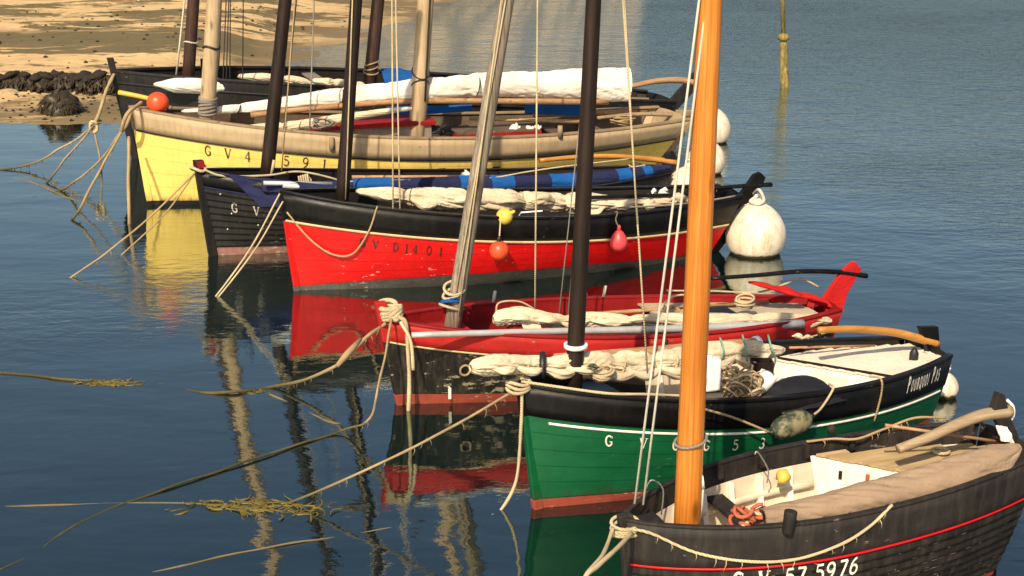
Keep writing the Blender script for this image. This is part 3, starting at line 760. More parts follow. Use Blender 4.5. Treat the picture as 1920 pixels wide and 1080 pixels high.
# --- 2: yellow two-master
b = b2 = Boat('yellow two-masted boat with taupe bulwark and number on its bow', (279, 384), (1200, 326), (247, 204), (1262, 213), 1.20, 1.5, .55, ps=1.25)
b.band('hull', 'yellow', lambda t: b2.sheer(t) - .37, .08, nz=8)
b.band('antifouling', 'blackline', .08, -.45, nz=4, off=.004)
b.band('bulwark', 'taupe', lambda t: b2.sheer(t), lambda t: b2.sheer(t) - .37, off=.014, edges=.05, nz=3)
b.bead('rubbing_strake', 'blackline', .385, .035, .03)
b.rail('taupe_wood', .13, .04); b.lining('inner_lining', 'hold', .0, .2, inset=.06); b.transom('taupe')
b.stem('yellow', 0, .10, .03, lo=.08, hi=b.zb - .37); b.stem('blackline', 0, .10, .034, 'stem_foot', hi=.08); b.stem('taupe_wood', .06, .12, .05, 'stem_head', lo=b.zb - .37); b.deck('deck', 'beige_deck', .03, .97, .40, n=15)
m_ = b.mast('tan_wood', (388, 222), (402, 0), .145, .115, 9.0)
for k in range(7):
    b.part(G().tube([b.m_at(1.66 + k * .045) + Vector((cos(a) * .155 - .0, sin(a) * .155, .03 * sin(a + k))) for a in [q * pi / 8 for q in range(17)]], .024, 6), 'lashing', 'rope_grey', True, m_)
b.part(G().tube([b.m_at(2.85) + Vector((cos(a) * .15, sin(a) * .15, .03 * sin(a * 2))) for a in [k * pi / 8 for k in range(17)]], .02, 6), 'mast_band', 'black_plastic', True, m_)
m_ = b.mast('tan_wood', (781, 259), (798, 0), .165, .135, 10)
b.part(G().tube([b.m_at(2.25) + Vector((cos(a) * .17, sin(a) * .17, .12 * sin(a))) for a in [k * pi / 8 for k in range(17)]], .012, 6), 'lashing', 'rope_dark', True, m_)
b.part(G().tube([b.m_at(2.0) + Vector((cos(a) * .17, sin(a) * .17, -.12 * sin(a))) for a in [k * pi / 8 for k in range(17)]], .012, 6), 'lashing', 'rope_dark', True, m_)
b.line('rope_dark', (797, 190), (806, 0), .02, -.15, -.15, 1.8)
b.line('rope_dark', (530, 262), (556, 0), .011, -1.1, -.7, 1.8, 'shroud')
b.line('rope_grey', (580, 258), (589, 0), .014, -1.15, -.8, 1.8, 'shroud')
rudder(b, 'taupe_wood', xz(b, [(1268, 206), (1298, 206), (1300, 222), (1282, 255), (1250, 300), (1225, 330), (1208, 330), (1235, 280), (1258, 240)]), .08)
tiller(b, 'taupe_wood', px(b, [(1120, 221), (1200, 214), (1295, 216)]), .07)
dh_c = px(b, [(690, 247)], .35)[0]
dh = b.part(G().box((dh_c[0], .35, dh_c[2] - .1), (2.3, .9, .52)), 'deckhouse', 'grey_in', False); sub_parent(dh, b.root)
bevel(b.part(G().box((dh_c[0], .35, dh_c[2] + .2), (2.45, 1.02, .1)), 'roof', 'red_dark', False, dh), .02)
for dx in (-.35, .45): b.part(G().lathe([(0, -.03), (.06, -.03), (.075, .0), (.0, .0)], (dh_c[0] + dx, -.10, dh_c[2] - .08), (0, -1, 0), 16), 'porthole', 'dark_in', True, dh)
dc2 = px(b, [(925, 246)], .3)[0]; b.part(G().box((dc2[0], .3, dc2[2] - .02), (1.75, .8, .10)), 'hatch_coaming', 'red_dark', False); b.part(G().box((dc2[0], .3, dc2[2] + .045), (1.65, .7, .03)), 'hatch_cover', 'hold', False)
for t_ in (.62, .70, .78, .86): thwart(b, 'hold', t_, b.sheer(t_) - .22, .25)
b.text('GV4 591', 'letter_dark', .108, .315, .43, .205, .75, bold=.85)
for u in (600, 900, 1050): p_ = b.zp(u, 250, b.sheer(.5) - .03); b.part(G().tube([(p_[0], -1.38, 1.1), (p_[0], -1.38, 1.33)], .05, 8), 'timber_head', 'taupe_wood')
for u in (840, 950, 655):
    t_ = b.tx(px(b, [(u, 310)], -1.4)[0][0]); p_ = b.surf(t_, b.sheer(t_) - .55, -1, .004); b.part(G().box(p_, (.16, .012, .02)), 'scupper', 'blackline', False)

# --- 3: black clinker boat
b = b3 = Boat('black clinker-planked boat with navy sail cover between the yellow and red boats', (398, 479), (1222, 394), (372, 320), (1242, 318), .83, 1.1, .3)
strakes(b, 'clinker', 9, lambda t: b3.sheer(t) - .24, lambda t: .14)
b.band('bulwark', 'black_top', lambda t: b3.sheer(t), lambda t: b3.sheer(t) - .24, off=.012, edges=.03, nz=2)
b.band('antifouling', 'anti_pink', lambda t: .14, -.45, nz=4, off=.002)
b.bead('rubbing_strake', 'navy', .25, .03, .02)
b.rail('black_top', .09, .035); b.lining('inner_lining', 'dark_in', 0, .2); b.transom('clinker')
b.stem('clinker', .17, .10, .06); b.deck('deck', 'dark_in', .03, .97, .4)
b.part(G().prism([(x, 0, z) for x, z in xz(b, [(366, 301), (381, 300), (384, 312), (370, 316)])], (0, .11, 0)), 'stem_cap', 'red_dark', False)
b.mast('dark_wood', (500, 331), (535, 0), .115, .085, 7.5)
b.line('rope_white', (638, 385), (664, 0), .014, -.8, -.5, 1.7); b.line('rope_tan', (528, 320), (553, 0), .012, -.4, -.3, 1.7)
b.part(G().tube(px(b, [(508, 330), (514, 300)], -.1), .028, 8), 'belaying_pin', 'tan_wood')
rudder(b, 'clinker', xz(b, [(1246, 288), (1260, 282), (1272, 298), (1262, 330), (1245, 386), (1226, 396), (1216, 396), (1240, 330)]), .07)
tiller(b, 'tiller_orange', px(b, [(1012, 301), (1075, 295), (1140, 293), (1205, 297), (1268, 304)]), .06, .9)
b.text('GV', 'letter_worn', .046, .30, .43, .165, .75)
for t, d in ((.03, .32), (.045, .62), (.035, .9), (.09, .75), (.2, .5), (.15, .82)): p_ = b.surf(t, b.sheer(t) - d, -1, .012); b.part(G().lathe([(0, .012), (.014, .008), (.018, 0)], p_, (0, -1, 0), 8), 'bolt', 'steel')

# --- 4: red boat
b = b4 = Boat('bright red boat with black topsides and number on its bow', (553, 544), (1318, 473), (526, 360), (1370, 358), 1.03, 1.05, .4, full=2.6)
d4 = lambda t: .41 - .32 * t + .36 * t * t
b.band('hull', 'red', lambda t: b4.sheer(t) - d4(t), lambda t: .06 + .16 * sin(pi * min(1, t * 1.1)), nz=8)
b.band('antifouling', 'anti_grey', lambda t: .06 + .16 * sin(pi * min(1, t * 1.1)), -.45, nz=4, off=.003)
b.band('topside', 'black_top', lambda t: b4.sheer(t), lambda t: b4.sheer(t) - d4(t), off=.012, edges=.03, nz=3)
b.bead('rubbing_strake', 'cream', lambda t: b4.sheer(t) - d4(t) - .01, .042, .03)
b.rail('black_top', .10, .035); b.lining('inner_lining', 'dark_in', 0, .25); b.transom('black_top')
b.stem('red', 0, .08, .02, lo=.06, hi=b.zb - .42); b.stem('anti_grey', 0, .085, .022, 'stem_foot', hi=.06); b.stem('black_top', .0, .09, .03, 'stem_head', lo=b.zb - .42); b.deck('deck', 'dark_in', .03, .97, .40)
b.mast('dark_wood', (641, 380), (668, 0), .10, .075, 7.2)
for u, u1 in ((737, 735), (750, 742)): b.line('rope', (u, 392), (u1, 0), .012, -.75, -.3, 1.6, 'shroud')
b.line('rope', (648, 374), (661, 0), .011, -.12, -.1, 1.6)
rudder(b, 'black_top', xz(b, [(1392, 356), (1412, 327), (1424, 322), (1434, 332), (1428, 346), (1404, 380), (1370, 440), (1342, 476), (1322, 476), (1352, 430), (1378, 372)]), .08)
tiller(b, 'black', px(b, [(1290, 357), (1340, 353), (1400, 348), (1446, 346)]), .055)
b.text('GVD1401', 'letter_black', .134, .15, .475, .15, .78, xs=[0, .165, .43, .57, .68, .87, 1.03], bold=.9)
t_ = b.tx(px(b, [(1120, 483)], -1.0)[0][0]); p_ = b.surf(t_, b.sheer(t_) - .72, -1, .004); b.part(G().box(p_, (.22, .012, .022)), 'white_mark', 'white_line', False)
p_ = px(b, [(995, 400)], -.75)[0]; b.part(G().box(p_, (.34, .02, .12), Matrix.Rotation(.9, 3, 'X')), 'white_board', 'white_plastic', False)

# --- 5: peeling black and red boat
b = b5 = Boat('peeling black boat with red topsides, red rudder and red interior', (749, 757), (1530, 657), (717, 600), (1553, 570), .74, .85, .36, full=2.6)
d5 = lambda t: .25 - .02 * sin(pi * t)
b.band('hull', 'peeling', lambda t: b5.sheer(t) - d5(t), .13, nz=8)
b.band('antifouling', 'anti_red', .13, -.45, nz=4, off=.003)
b.band('topside', 'red_worn', lambda t: b5.sheer(t), lambda t: b5.sheer(t) - d5(t), off=.012, edges=.03, nz=3)
b.bead('rubbing_strake', 'cream', lambda t: b5.sheer(t) - d5(t) - .01, .026, .02)
b.rail('red_dark', .08, .03); b.lining('inner_lining', 'red_dark', 0, .25); b.transom('red_dark')
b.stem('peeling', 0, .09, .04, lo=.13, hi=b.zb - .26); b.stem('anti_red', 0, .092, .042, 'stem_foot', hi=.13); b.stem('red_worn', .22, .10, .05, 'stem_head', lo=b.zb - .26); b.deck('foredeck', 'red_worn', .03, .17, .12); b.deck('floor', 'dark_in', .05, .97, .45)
b.deck('aft_deck', 'beige_deck', .60, .96, .07, n=5)
b.mast('grey_wood', (849, 606), (950, 0), .098, .078, 6.5)
b.line('rope', (853, 560), (948, 0), .011, -.1, -.1, 1.5); b.line('rope', (860, 590), (940, 0), .009, -.12, -.12, 1.5)
b.line('rope', (1003, 600), (1008, 0), .011, -.3, -.2, 1.5); b.line('rope_grey', (1046, 610), (1085, 250), .008, -.4, -.3, 2.5); b.line('rope_grey', (1064, 605), (1094, 250), .008, -.4, -.3, 2.5)
rudder(b, 'redcloth', xz(b, [(1541, 560), (1580, 505), (1600, 489), (1614, 504), (1588, 548), (1572, 600), (1552, 660), (1534, 660), (1548, 590)]), .06)
tiller(b, 'black', px(b, [(1335, 522), (1420, 516), (1500, 509), (1570, 510), (1624, 517)]), .05)
for u, v, h in ((838, 592, .28), (868, 600, .16)): p_ = px(b, [(u, v)], .15)[0]; bevel(b.part(G().box((p_[0], .15, p_[2] + .06), (.09, .09, h)), 'bitt', 'red_dark', False), .01)
p_ = px(b, [(1345, 577)], .0)[0]; bevel(b.part(G().box((p_[0], .05, b.sheer(.68) - .055), (.55, .5, .03)), 'hatch', 'blackcloth', False), .008)
t_ = b.tx(px(b, [(871, 676)], -.5)[0][0]); p_ = b.surf(t_, b.sheer(t_) - .48, -1, .02)
b.part(G().tube([p_ + Vector((cos(a) * .06, -.01, sin(a) * .06)) for a in [k * pi / 8 for k in range(17)]], .014, 6), 'mooring_ring', 'rope_tan')
for t_ in (.26, .52): p_ = b.surf(t_, b.sheer(t_), 1, -.03); b.part(G().tube([p_, p_ + Vector((.03, 0, .17))], .02, 6), 'thole_pin', 'rope_white')
b.part(G().box(b.surf(.1, .17, -1, .01), (.03, .02, .18)), 'draught_mark', 'white_line', False)

# --- 6: green boat
b = b6 = Boat('green boat with black topsides and white line, name on its quarter', (1003, 953), (1718, 786), (975, 722), (1740, 652), .975, .85, .42, full=2.6, pb=1.15)
d6 = lambda t: .30 - .1 * t + .13 * t * t
b.band('hull', 'green', lambda t: b6.sheer(t) - d6(t), lambda t: .10, nz=8)
b.band('antifouling', 'anti_red', lambda t: .10, -.45, nz=4, off=.003)
b.band('topside', 'black_top', lambda t: b6.sheer(t), lambda t: b6.sheer(t) - d6(t), off=.012, edges=.03, nz=3)
b.bead('white_stripe', 'white_line', lambda t: b6.sheer(t) - d6(t) - .055, .028, .014, .035, .985)
b.rail('black_top', .08, .035); b.lining('inner_lining', 'dark_in', 0, .25); b.transom('black_top')
b.stem('green', 0, .07, .02, lo=.1, hi=b.zb - .31); b.stem('anti_red', 0, .075, .024, 'stem_foot', hi=.1); b.stem('black_top', .02, .08, .03, 'stem_head', lo=b.zb - .31); b.deck('floor', 'pale_deck', .05, .93, .48); b.deck('foredeck', 'black', .02, .2, .10)
bh6, A6, d6_, nb6 = skew_deck(b, (1455, 674), (1692, 713), b.sheer(.75) - .09, 30, 1.5, 'pale_deck', 'white_in', .42, 'deck_plank', .0015)
an6 = math.atan2(d6_.y, d6_.x)
b.part(G().box(A6 + d6_ * .45 + Vector((0, 0, -.16)) + nb6 * .004, (.34, .014, .17), Matrix.Rotation(an6, 3, 'Z')), 'locker_door', 'pale_deck', False, bh6)
b.part(G().box(A6 + d6_ * .5 + Vector((.02, 0, .018)), (d6_.length * 1.0, .02, .022), Matrix.Rotation(an6, 3, 'Z')), 'coaming', 'dark_wood', False)
b.lining('cockpit_lining', 'cream_in', .16, lambda t: b6.sheer(t) - .46, .36, .8, .055); frames(b, 'white_in', .40, .62, 4, .15, .55, .03, .05, .06, sides=(1,))
b.bead('inner_rail', 'green', lambda t: b6.sheer(t) - .12, .05, -.06, .35, .6, 10, (1,))
b.mast('dark_wood', (1076, 716), (1113, 0), .085, .066, 6.0)
b.part(G().lathe([(.085, -.02), (.115, -.02), (.115, .02), (.085, .02), (.085, -.02)], b.m_at(1.60), None, 20), 'mast_hoop', 'white_plastic')
b.line('rope', (1214, 700), (1168, 0), .010, -.4, -.2, 1.4); b.line('rope', (1195, 420), (1171, 0), .006, -.4, -.2, 1.4)
rudder(b, 'black_top', xz(b, [(1722, 612), (1756, 611), (1759, 650), (1750, 720), (1732, 792), (1716, 792), (1736, 656)]), .07)
tiller(b, 'tiller_orange', px(b, [(1535, 619), (1600, 617), (1675, 623), (1720, 634), (1757, 644)]), .052, 1.0)
b.text('GVGG53', 'letter_white', .124, .296, .395, .128, .75)
b.text('POURQUOI PAS', 'letter_white', .825, .062, .035, .165, .36, [1.15, .85, .85, .85, .85, .85, .85, .85, 1, 1.15, .85, .85], name='letter', bold=1.25)
for t in (.42, .8): 
    p_ = b.surf(t, b.sheer(t) + .05, 1, -.04); b.part(G().tube([p_, p_ + Vector((0, 0, .1))], .02, 8), 'cleat', 'black_plastic')
p_ = px(b, [(1713, 675)], -.15)[0]; cr = b.part(G().lathe([(0, 0), (.05, 0), (.05, .1), (.035, .13), (.02, .16), (0, .16)], (p_[0], p_[1], b.sheer(.93) - .07)), 'stern_light', 'black_plastic')

# --- 7: near corner boat
b = b7 = Boat('weathered black boat with white interior and orange mast in the near corner', (1187, 1188), (1838, 1062), (1168, 975), (1893, 822), 1.11, .7, .56)
d7 = lambda t: .385 - .055 * sin(pi * min(1, t))
strakes(b, 'worn', 8, lambda t: b7.sheer(t) - d7(t) - .015, lambda t: .06, .012)
b.band('antifouling', 'anti_red', lambda t: .06, -.45, nz=4, off=.002)
b.band('bulwark', 'worn_top', lambda t: b7.sheer(t), lambda t: b7.sheer(t) - d7(t) - .015, off=.014, edges=.03, nz=4)
b.bead('red_stripe', 'red_line', lambda t: b7.sheer(t) - d7(t), .024, .022)
b.rail('worn_top', .055, .025); b.lining('inner_bulwark', 'worn_top', 0, lambda t: b7.sheer(t) - .17, inset=.03, t0=.02)
b.lining('inner_lining', 'cream_in', .17, .3, inset=.035); b.transom('worn_top')
b.stem('worn_top', .05, .075, .04); b.deck('floor', 'cream_in', .05, .9, .72)
frames(b, 'white_in', .10, .60, 7, .19, .40, .05, .10, .035)
for sd in (-1, 1):
    b.part(G().tube([b.surf(t, b.sheer(t) - .36, sd, -.075) for t in [.08 + k * .05 for k in range(11)]], .022, 8, True, 1.6), 'stringer', 'cream_in')
b.deck('foredeck', 'worn_top', .03, .085, .05)
# planked after deck with a skewed forward edge, white bulkhead under it
bh, A_, dir_, nb = skew_deck(b, (1523, 851), (1738, 891), b.sheer(.65) - .10, 15, 1.28, 'deck_wood', 'white_in', .46, 'deck_plank')
q = A_ + dir_ * .26 + Vector((.0, 0, -.15))
ang_ = math.atan2(dir_.y, dir_.x)
b.part(G().box(q + nb * -.004, (.03, .012, .075), Matrix.Rotation(ang_, 3, 'Z')), 'slot', 'black_plastic', False, bh)
b.part(G().box(A_ + dir_ * .5 + Vector((0, 0, -.12)) + nb * .0, (.03, .03, .05), Matrix.Rotation(ang_, 3, 'Z')), 'latch', 'rusty', False, bh)
m_ = b.mast('orange_wood', (1288, 985), (1331, 0), .112, .083, 7.0, 0, -.5)
b.part(G().tube([b.m_at(1.63) + Vector((cos(a) * .125, sin(a) * .125, .03 * cos(a))) for a in [k * pi / 10 for k in range(21)]], .012, 8), 'mast_hoop', 'rope_grey', True, m_)
b.line('rope_white', (1190, 944), (1311, 0), .0105, -.05, -.05, 1.3, 'shroud'); b.line('rope_white', (1206, 946), (1325, 0), .0105, -.02, -.05, 1.3, 'shroud')
b.line('rope_white', (1314, 892), (1346, 0), .0105, -.05, -.05, 1.3)
b.part(G().tube(px(b, [(1314, 892), (1318, 915)], -.05), .02, 8), 'block', 'white_plastic'); b.part(G().tube(px(b, [(1318, 915), (1312, 982)], -.05), .012, 8), 'strop', 'rope_white')
for pts in ([(1210, 918), (1222, 900), (1243, 917), (1240, 965)], [(1415, 852), (1421, 848), (1440, 880), (1438, 905)]):
    b.part(G().tube(spline(px(b, pts, .25 if pts[0][0] < 1300 else .45), 4), .0065, 8), 'bent_rod', 'steel')
p_ = px(b, [(1478, 975)], -.66)[0]; bevel(b.part(G().tube([(p_[0], -.66, b.sheer(.4) - .05), (p_[0] + .02, -.66, b.sheer(.4) + .13)], [.045, .052], 10), 'bollard', 'worn_top'), .006)
p_ = px(b, [(1468, 800)], .6)[0]; b.part(G().lathe([(0, 0), (.03, 0), (.04, .05), (.025, .07), (0, .08)], (px(b, [(1558, 812)], .62)[0])), 'thole_post', 'worn_top')
for t in (.32, .44, .56, .68): p_ = b.surf(t, b.sheer(t) - .05, 1, -.05); b.part(G().box(p_, (.05, .04, .12)), 'timber_head', 'worn_top', False)
rudder(b, 'worn_top', xz(b, [(1857, 770), (1868, 734), (1880, 738), (1890, 778), (1912, 830), (1900, 900), (1862, 1065), (1838, 1065), (1880, 900), (1884, 830)]), .07)
tiller(b, 'tiller_grey', px(b, [(1684, 842), (1735, 823), (1790, 798), (1840, 779), (1894, 771)]), .058, 1.0)
b.part(G().tube(spline(px(b, [(1888, 750), (1899, 762), (1900, 778), (1893, 790)]), 4), .014, 8), 'white_guard', 'white_plastic')
b.text('GV575976', 'letter_white', .196, .1, lambda t: d7(t) + .028, .16, .72, xs=[0, .18, .37, .46, .60, .69, .795, .885], bold=1.15)
thwart(b, 'worn_top', .30, .82, .16)

# ------------------------------------------------------------------ sails, covers and gear lying on the boats
def spar_on(th, pts, r0, r1, mat='spar', name='yard'):
    p = spline(pts, 6); N = len(p) - 1
    return G().tube(p, [r0 + (r1 - r0) * k / N for k in range(N + 1)], 10).build(name, mat, th)
def sheet(name, mat, corners, parent=None, nu=14, nv=10, amp=.03, th=.012, seed=3, freq=3.0):
    """a hung or spread cloth between four corner points, with folds and thickness"""
    a, b_, c, d = [Vector(p) for p in corners]; nrm = ((b_ - a).cross(d - a)).normalized(); g = G(); lay = []
    for off in (0, th):
        rows = []
        for i in range(nv + 1):
            v = i / nv; row = []
            for j in range(nu + 1):
                u = j / nu; p = (a * (1 - u) + b_ * u) * (1 - v) + (d * (1 - u) + c * u) * v
                k = noise.noise(p * freq + Vector((seed, 0, 0))) + .6 * noise.noise(p * freq * 2.3 + Vector((0, seed, 0)))
                row.append(p + nrm * (k * amp + off))
            rows.append(row)
        lay.append(rows)
    g.grid(lay[0], True); g.grid(lay[1])
    rim = lambda R: R[0] + [r[-1] for r in R[1:]] + R[-1][-2::-1] + [r[0] for r in R[-2:0:-1]]
    g.grid([rim(lay[0]), rim(lay[1])], True, True)
    return g.build(name, mat, parent)
# boat 1
furled('short fat white sail roll lying across the dark bow behind the tan mast', pw(b1, [(288, 158), (335, 160), (395, 161), (450, 165), (496, 172)], -.9), [.05, .19, .20, .17, .08], 'sail_white', 3, (.7,), 'rope_white', .85, .08)
furled('flat beige sail bundle on the dark grey boat left of its main mast', pw(b1, [(446, 143), (500, 146), (560, 153), (590, 160)], -.3), [.09, .17, .17, .08], 'sail_cream', 9, (.6,), 'rope_grey', .6)
furled('second beige sail bundle butting against the brown main mast of the dark grey boat', pw(b1, [(585, 151), (625, 156), (685, 164)], -.5), [.08, .16, .15], 'sail_cream', 19, (.4,), 'rope_grey', .65)
t_ = thing('blue_tarpaulin', 'bright blue tarpaulin bunched beside the brown main mast at the back', 'tarpaulin', b1.wp(760, 150, -.4))
sheet('canvas', 'blue', [b1.wp(714, 127, .3), b1.wp(800, 134, .3), b1.wp(800, 156, -.9), b1.wp(722, 154, -.9)], t_, amp=.05)
# boat 2
s_ = furled('long white mainsail furled along the yellow boat, square at its aft end', pw(b2, [(340, 209), (470, 202), (600, 185), (720, 175), (850, 163), (980, 160), (1090, 159), (1178, 160)], .1), [.04, .10, .17, .21, .25, .27, .33, .36], 'sail_white', 5, (.12, .34, .62), 'rope_dark', .95, .13, square=(0, 1), wide=.6, tie_pinch=.18)
spar_on(s_, pw(b2, [(470, 216), (600, 202), (770, 190), (980, 190), (1140, 191)], .0), .05, .06, 'spar', 'boom')
s_ = furled('thin cream foresail rolled low along the yellow boat below the white mainsail', pw(b2, [(425, 244), (520, 240), (610, 228), (690, 214), (772, 203)], -.45), [.08, .12, .11, .07, .04], 'sail_cream', 8, (.3,), 'rope_grey', .9)
t_ = thing('blue_tarpaulin', 'bright blue tarpaulin hanging below the square end of the white sail', 'tarpaulin', b2.wp(1038, 200, .7)); sheet('canvas', 'blue', [b2.wp(986, 180, .7), b2.wp(1092, 184, .7), b2.wp(1092, 218, .6), b2.wp(984, 212, .6)], t_, amp=.02)
t_ = thing('blue_tarpaulin', 'narrow bright blue tarpaulin strip behind the thick tan mast of the yellow boat', 'tarpaulin', b2.wp(800, 208, .8)); sheet('canvas', 'blue', [b2.wp(725, 200, .8), b2.wp(885, 196, .8), b2.wp(885, 208, .7), b2.wp(725, 219, .7)], t_, amp=.03)
pole = [b2.wp(222, 173, .25), b2.wp(262, 181, .15), b2.wp(300, 190, .05)]
tag(G().tube(spline(pole, 4), .045, 8).build('pole', 'yellow_pole'), 'yellow pole sticking out over the stem of the yellow boat', 'pole')
def float_ball(label, c, r, mat, cat='float', axis=(0, 0, 1), tear=0.0, group=None, name='float', neck_mat=None):
    th = thing(name, label, cat, c, 0, group); prof = []
    for k in range(17):
        a = -pi / 2 + pi * k / 16; rr = r * cos(a); z = r * sin(a)
        if tear and z > 0: z *= 1 + tear; rr *= (1 - .28 * (k - 8) / 8)
        prof.append((max(rr, .002), z))
    G().lathe(prof, c, axis, 24).build('body', mat, th)
    ax = Vector(axis).normalized(); top = Vector(c) + ax * r * (1 + tear)
    G().lathe([(.0, -.03), (r * .22, -.03), (r * .22, .04), (r * .14, .07), (0, .07)], top, axis, 14).build('neck', neck_mat or mat, th)
    return th
float_ball('orange ball float lying on the bow of the yellow boat', b2.wp(296, 193, -.05), .20, 'orange_plastic', axis=(.9, .1, -.4), neck_mat='grey_in')
# boat 3
s_ = furled('long sail in a navy cover with bright blue bands on the black clinker boat', pw(b3, [(600, 349), (700, 349), (830, 348), (960, 345), (1080, 339), (1180, 328), (1258, 314)], -.25), [.08, .13, .145, .15, .14, .12, .06], 'navy', 12, (), squash=1.0, folds=.08)
rows_, path_ = th_rows[s_.name]
for i0, i1 in ((11, 23), (40, 45), (48, 54), (64, 73), (85, 90), (95, 99)):
    G().grid([[path_[i] + (rows_[i * 64 + j] - path_[i]) * 1.05 for j in range(64)] for i in range(i0, i1 + 1)], False, True).build('blue_band', 'blue', s_)
t_ = thing('navy_canvas', 'navy canvas slung over the near side of the black clinker bow', 'canvas', b3.wp(470, 350, -.75))
sheet('canvas', 'navy', [sag3(b3, .045, -.05, .05), sag3(b3, .20, -.05, .05), sag3(b3, .165, .30, .06), sag3(b3, .095, .42, .06)], t_, 18, 14, .035, seed=5, freq=5)
sheet('fold', 'navy', [sag3(b3, .10, -.07, .06), sag3(b3, .23, -.08, .06), sag3(b3, .22, .08, .08), sag3(b3, .10, .14, .10)], t_, 14, 8, .03, seed=15, freq=6)
rr_ = b3.wp(1180, 320, -.1)
for lb, p0, p1, r in (('upper grey spar lying behind the red boat mast foot', (494, 343), (622, 345), .035), ('lower grey spar poking past the red boat mast foot', (530, 347), (640, 355), .045)):
    tag(G().tube([b3.wp(*p0, -.7), b3.wp(*p1, -.7)], r, 10).build('spar', 'silver'), lb, 'spar', 'grey spars by the red bow')
rope('cream lifeline running along the top of the navy sail cover', pw(b3, [(640, 341), (760, 338), (900, 336), (990, 322), (1060, 312), (1180, 298)], -.3), .014, 'rope', 'rope')
rope('tan rope slung from the stem of the black clinker boat to its mast', pw(b3, [(382, 318), (420, 330), (500, 329), (560, 322), (625, 335), (660, 350)], -.25), .018, 'rope', 'rope')
t_ = thing('rope_hank', 'bundled cream rope hank hanging at the dark mast of the black boat', 'rope', b3.wp(570, 333, -.5)); 
for k in range(5): G().tube(spline([b3.wp(560 + k * 4, 330 - k, -.5), b3.wp(563 + k * 4, 342, -.52 - .02 * k), b3.wp(575 + k * 2, 338, -.5), b3.wp(572 + k, 328, -.5)], 5), .016, 6).build('strand', 'rope', t_)
# boat 4
furled('fat cream sail furled along the red boat forward of its fenders', pw(b4, [(668, 358), (740, 366), (830, 374), (920, 376), (1000, 376), (1080, 380), (1150, 382)], -.25), [.05, .13, .19, .18, .17, .19, .12], 'sail_cream', 21, (.18, .42, .62, .8), 'rope', .9, .2, swags=6)
s_ = furled('flat cream sail tail spread over the aft end of the red boat', pw(b4, [(1060, 384), (1140, 380), (1220, 376), (1300, 374), (1345, 378)], -.35), [.12, .2, .2, .15, .05], 'sail_cream', 23, (.5,), 'rope', .55, .2, swags=5)
spar_on(s_, pw(b4, [(1088, 371), (1250, 366), (1345, 362)], -.5), .03, .03, 'black', 'yard')
rope('cream mooring line drooping in a loop across the red bow', [sag3(b4, .005, .28, .03), sag3(b4, .04, .62, .04), sag3(b4, .08, .80, .05), sag3(b4, .12, .74, .05), sag3(b4, .15, .36, .04), sag3(b4, .168, -.04, .02)], .014, 'rope_tan', 'rope')
rope('grey rope laid along the after rail of the red boat', [sag3(b4, .97, -.05, .03), sag3(b4, .9, -.06, .0), sag3(b4, .8, -.06, -.1), sag3(b4, .66, -.08, -.2)], .015, 'rope_grey', 'rope')
def fender_line(b, t, pt, r=.012, mat='rope'):
    return G().tube(spline([sag3(b, t, -.05, -.06), sag3(b, t, -.06, .02), sag3(b, t, .05, .03), Vector(pt)], 4), r, 6)
c_ = b4.wp(936, 470, -1.2); th = float_ball('round orange fender ball hanging on the red hull', c_, .145, 'orange_plastic', 'fender', group='fenders hanging on the red boat', name='fender', neck_mat='black_plastic')
t_ = b4.tx(b4.yp(936, 470, -1.0)[0]); fender_line(b4, t_, c_ + Vector((0, 0, .15))).build('lanyard', 'rope', th)
float_ball('small yellow float wedged on the red boat rail above the orange ball', b4.wp(946, 406, -.98), .125, 'yellow_plastic', axis=(.6, -.3, .4))
c_ = b4.wp(1160, 455, -1.12); th = float_ball('pink teardrop fender hanging on the red hull aft of the orange ball', c_, .135, 'pink_plastic', 'fender', tear=.5, group='fenders hanging on the red boat', name='fender')
t_ = b4.tx(b4.yp(1155, 450, -.98)[0]); fender_line(b4, t_, c_ + Vector((0, 0, .23))).build('lanyard', 'rope', th)
# boat 5
s_ = furled('crumpled cream sail lashed to a long silver spar along the red interior', pw(b5, [(925, 600), (975, 594), (1040, 602), (1110, 598), (1200, 602), (1300, 600), (1400, 600), (1500, 598), (1558, 602)], -.42), [.08, .10, .085, .09, .08, .09, .075, .06, .05], 'sail_cream', 31, (.2, .38, .55, .75, .9), 'rope', 1.0, .28, swags=9)
spar_on(s_, pw(b5, [(772, 628), (1000, 622), (1250, 617), (1505, 607)], -.60), .032, .055, 'silver', 'yard')
sheet('loose_flap', 'sail_cream', [b5.wp(968, 590, -.40), b5.wp(1012, 596, -.45), b5.wp(1018, 658, -.62), b5.wp(1004, 660, -.62)], s_, 10, 14, .03, seed=8, freq=7)
t_ = thing('red_cloth', 'crumpled red cloth heaped on the after deck by the red rudder', 'cloth', b5.wp(1490, 555, .1))
for k, (u, v, r) in enumerate(((1435, 535, .09), (1475, 545, .13), (1520, 556, .12), (1550, 570, .09))):
    g, _, _ = bundle_geo([b5.wp(u - 32, v - 6, .1), b5.wp(u, v, .0), b5.wp(u + 32, v + 12, -.1)], [r * .6, r, r * .5], 40 + k, 20, 6, .5, .3); g.build('fold', 'redcloth', t_)
rope('slack cream line crossing the deck to the red rudder', pw(b5, [(1250, 545), (1340, 546), (1420, 548), (1470, 533), (1500, 522), (1535, 538)], .1), .013, 'rope', 'rope')
rope('tan line looping over the far red rail near the silver mast', pw(b5, [(930, 590), (936, 568), (975, 566), (1010, 585)], .3), .012, 'rope', 'rope')
rope('tan line tied along the far red rail amidships', pw(b5, [(1225, 600), (1255, 560), (1290, 553), (1330, 560)], .3), .014, 'rope', 'rope')
t_ = thing('rope_coil', 'blue and cream rope coiled around the grey mast of the peeling boat', 'rope', b5.wp(847, 560))
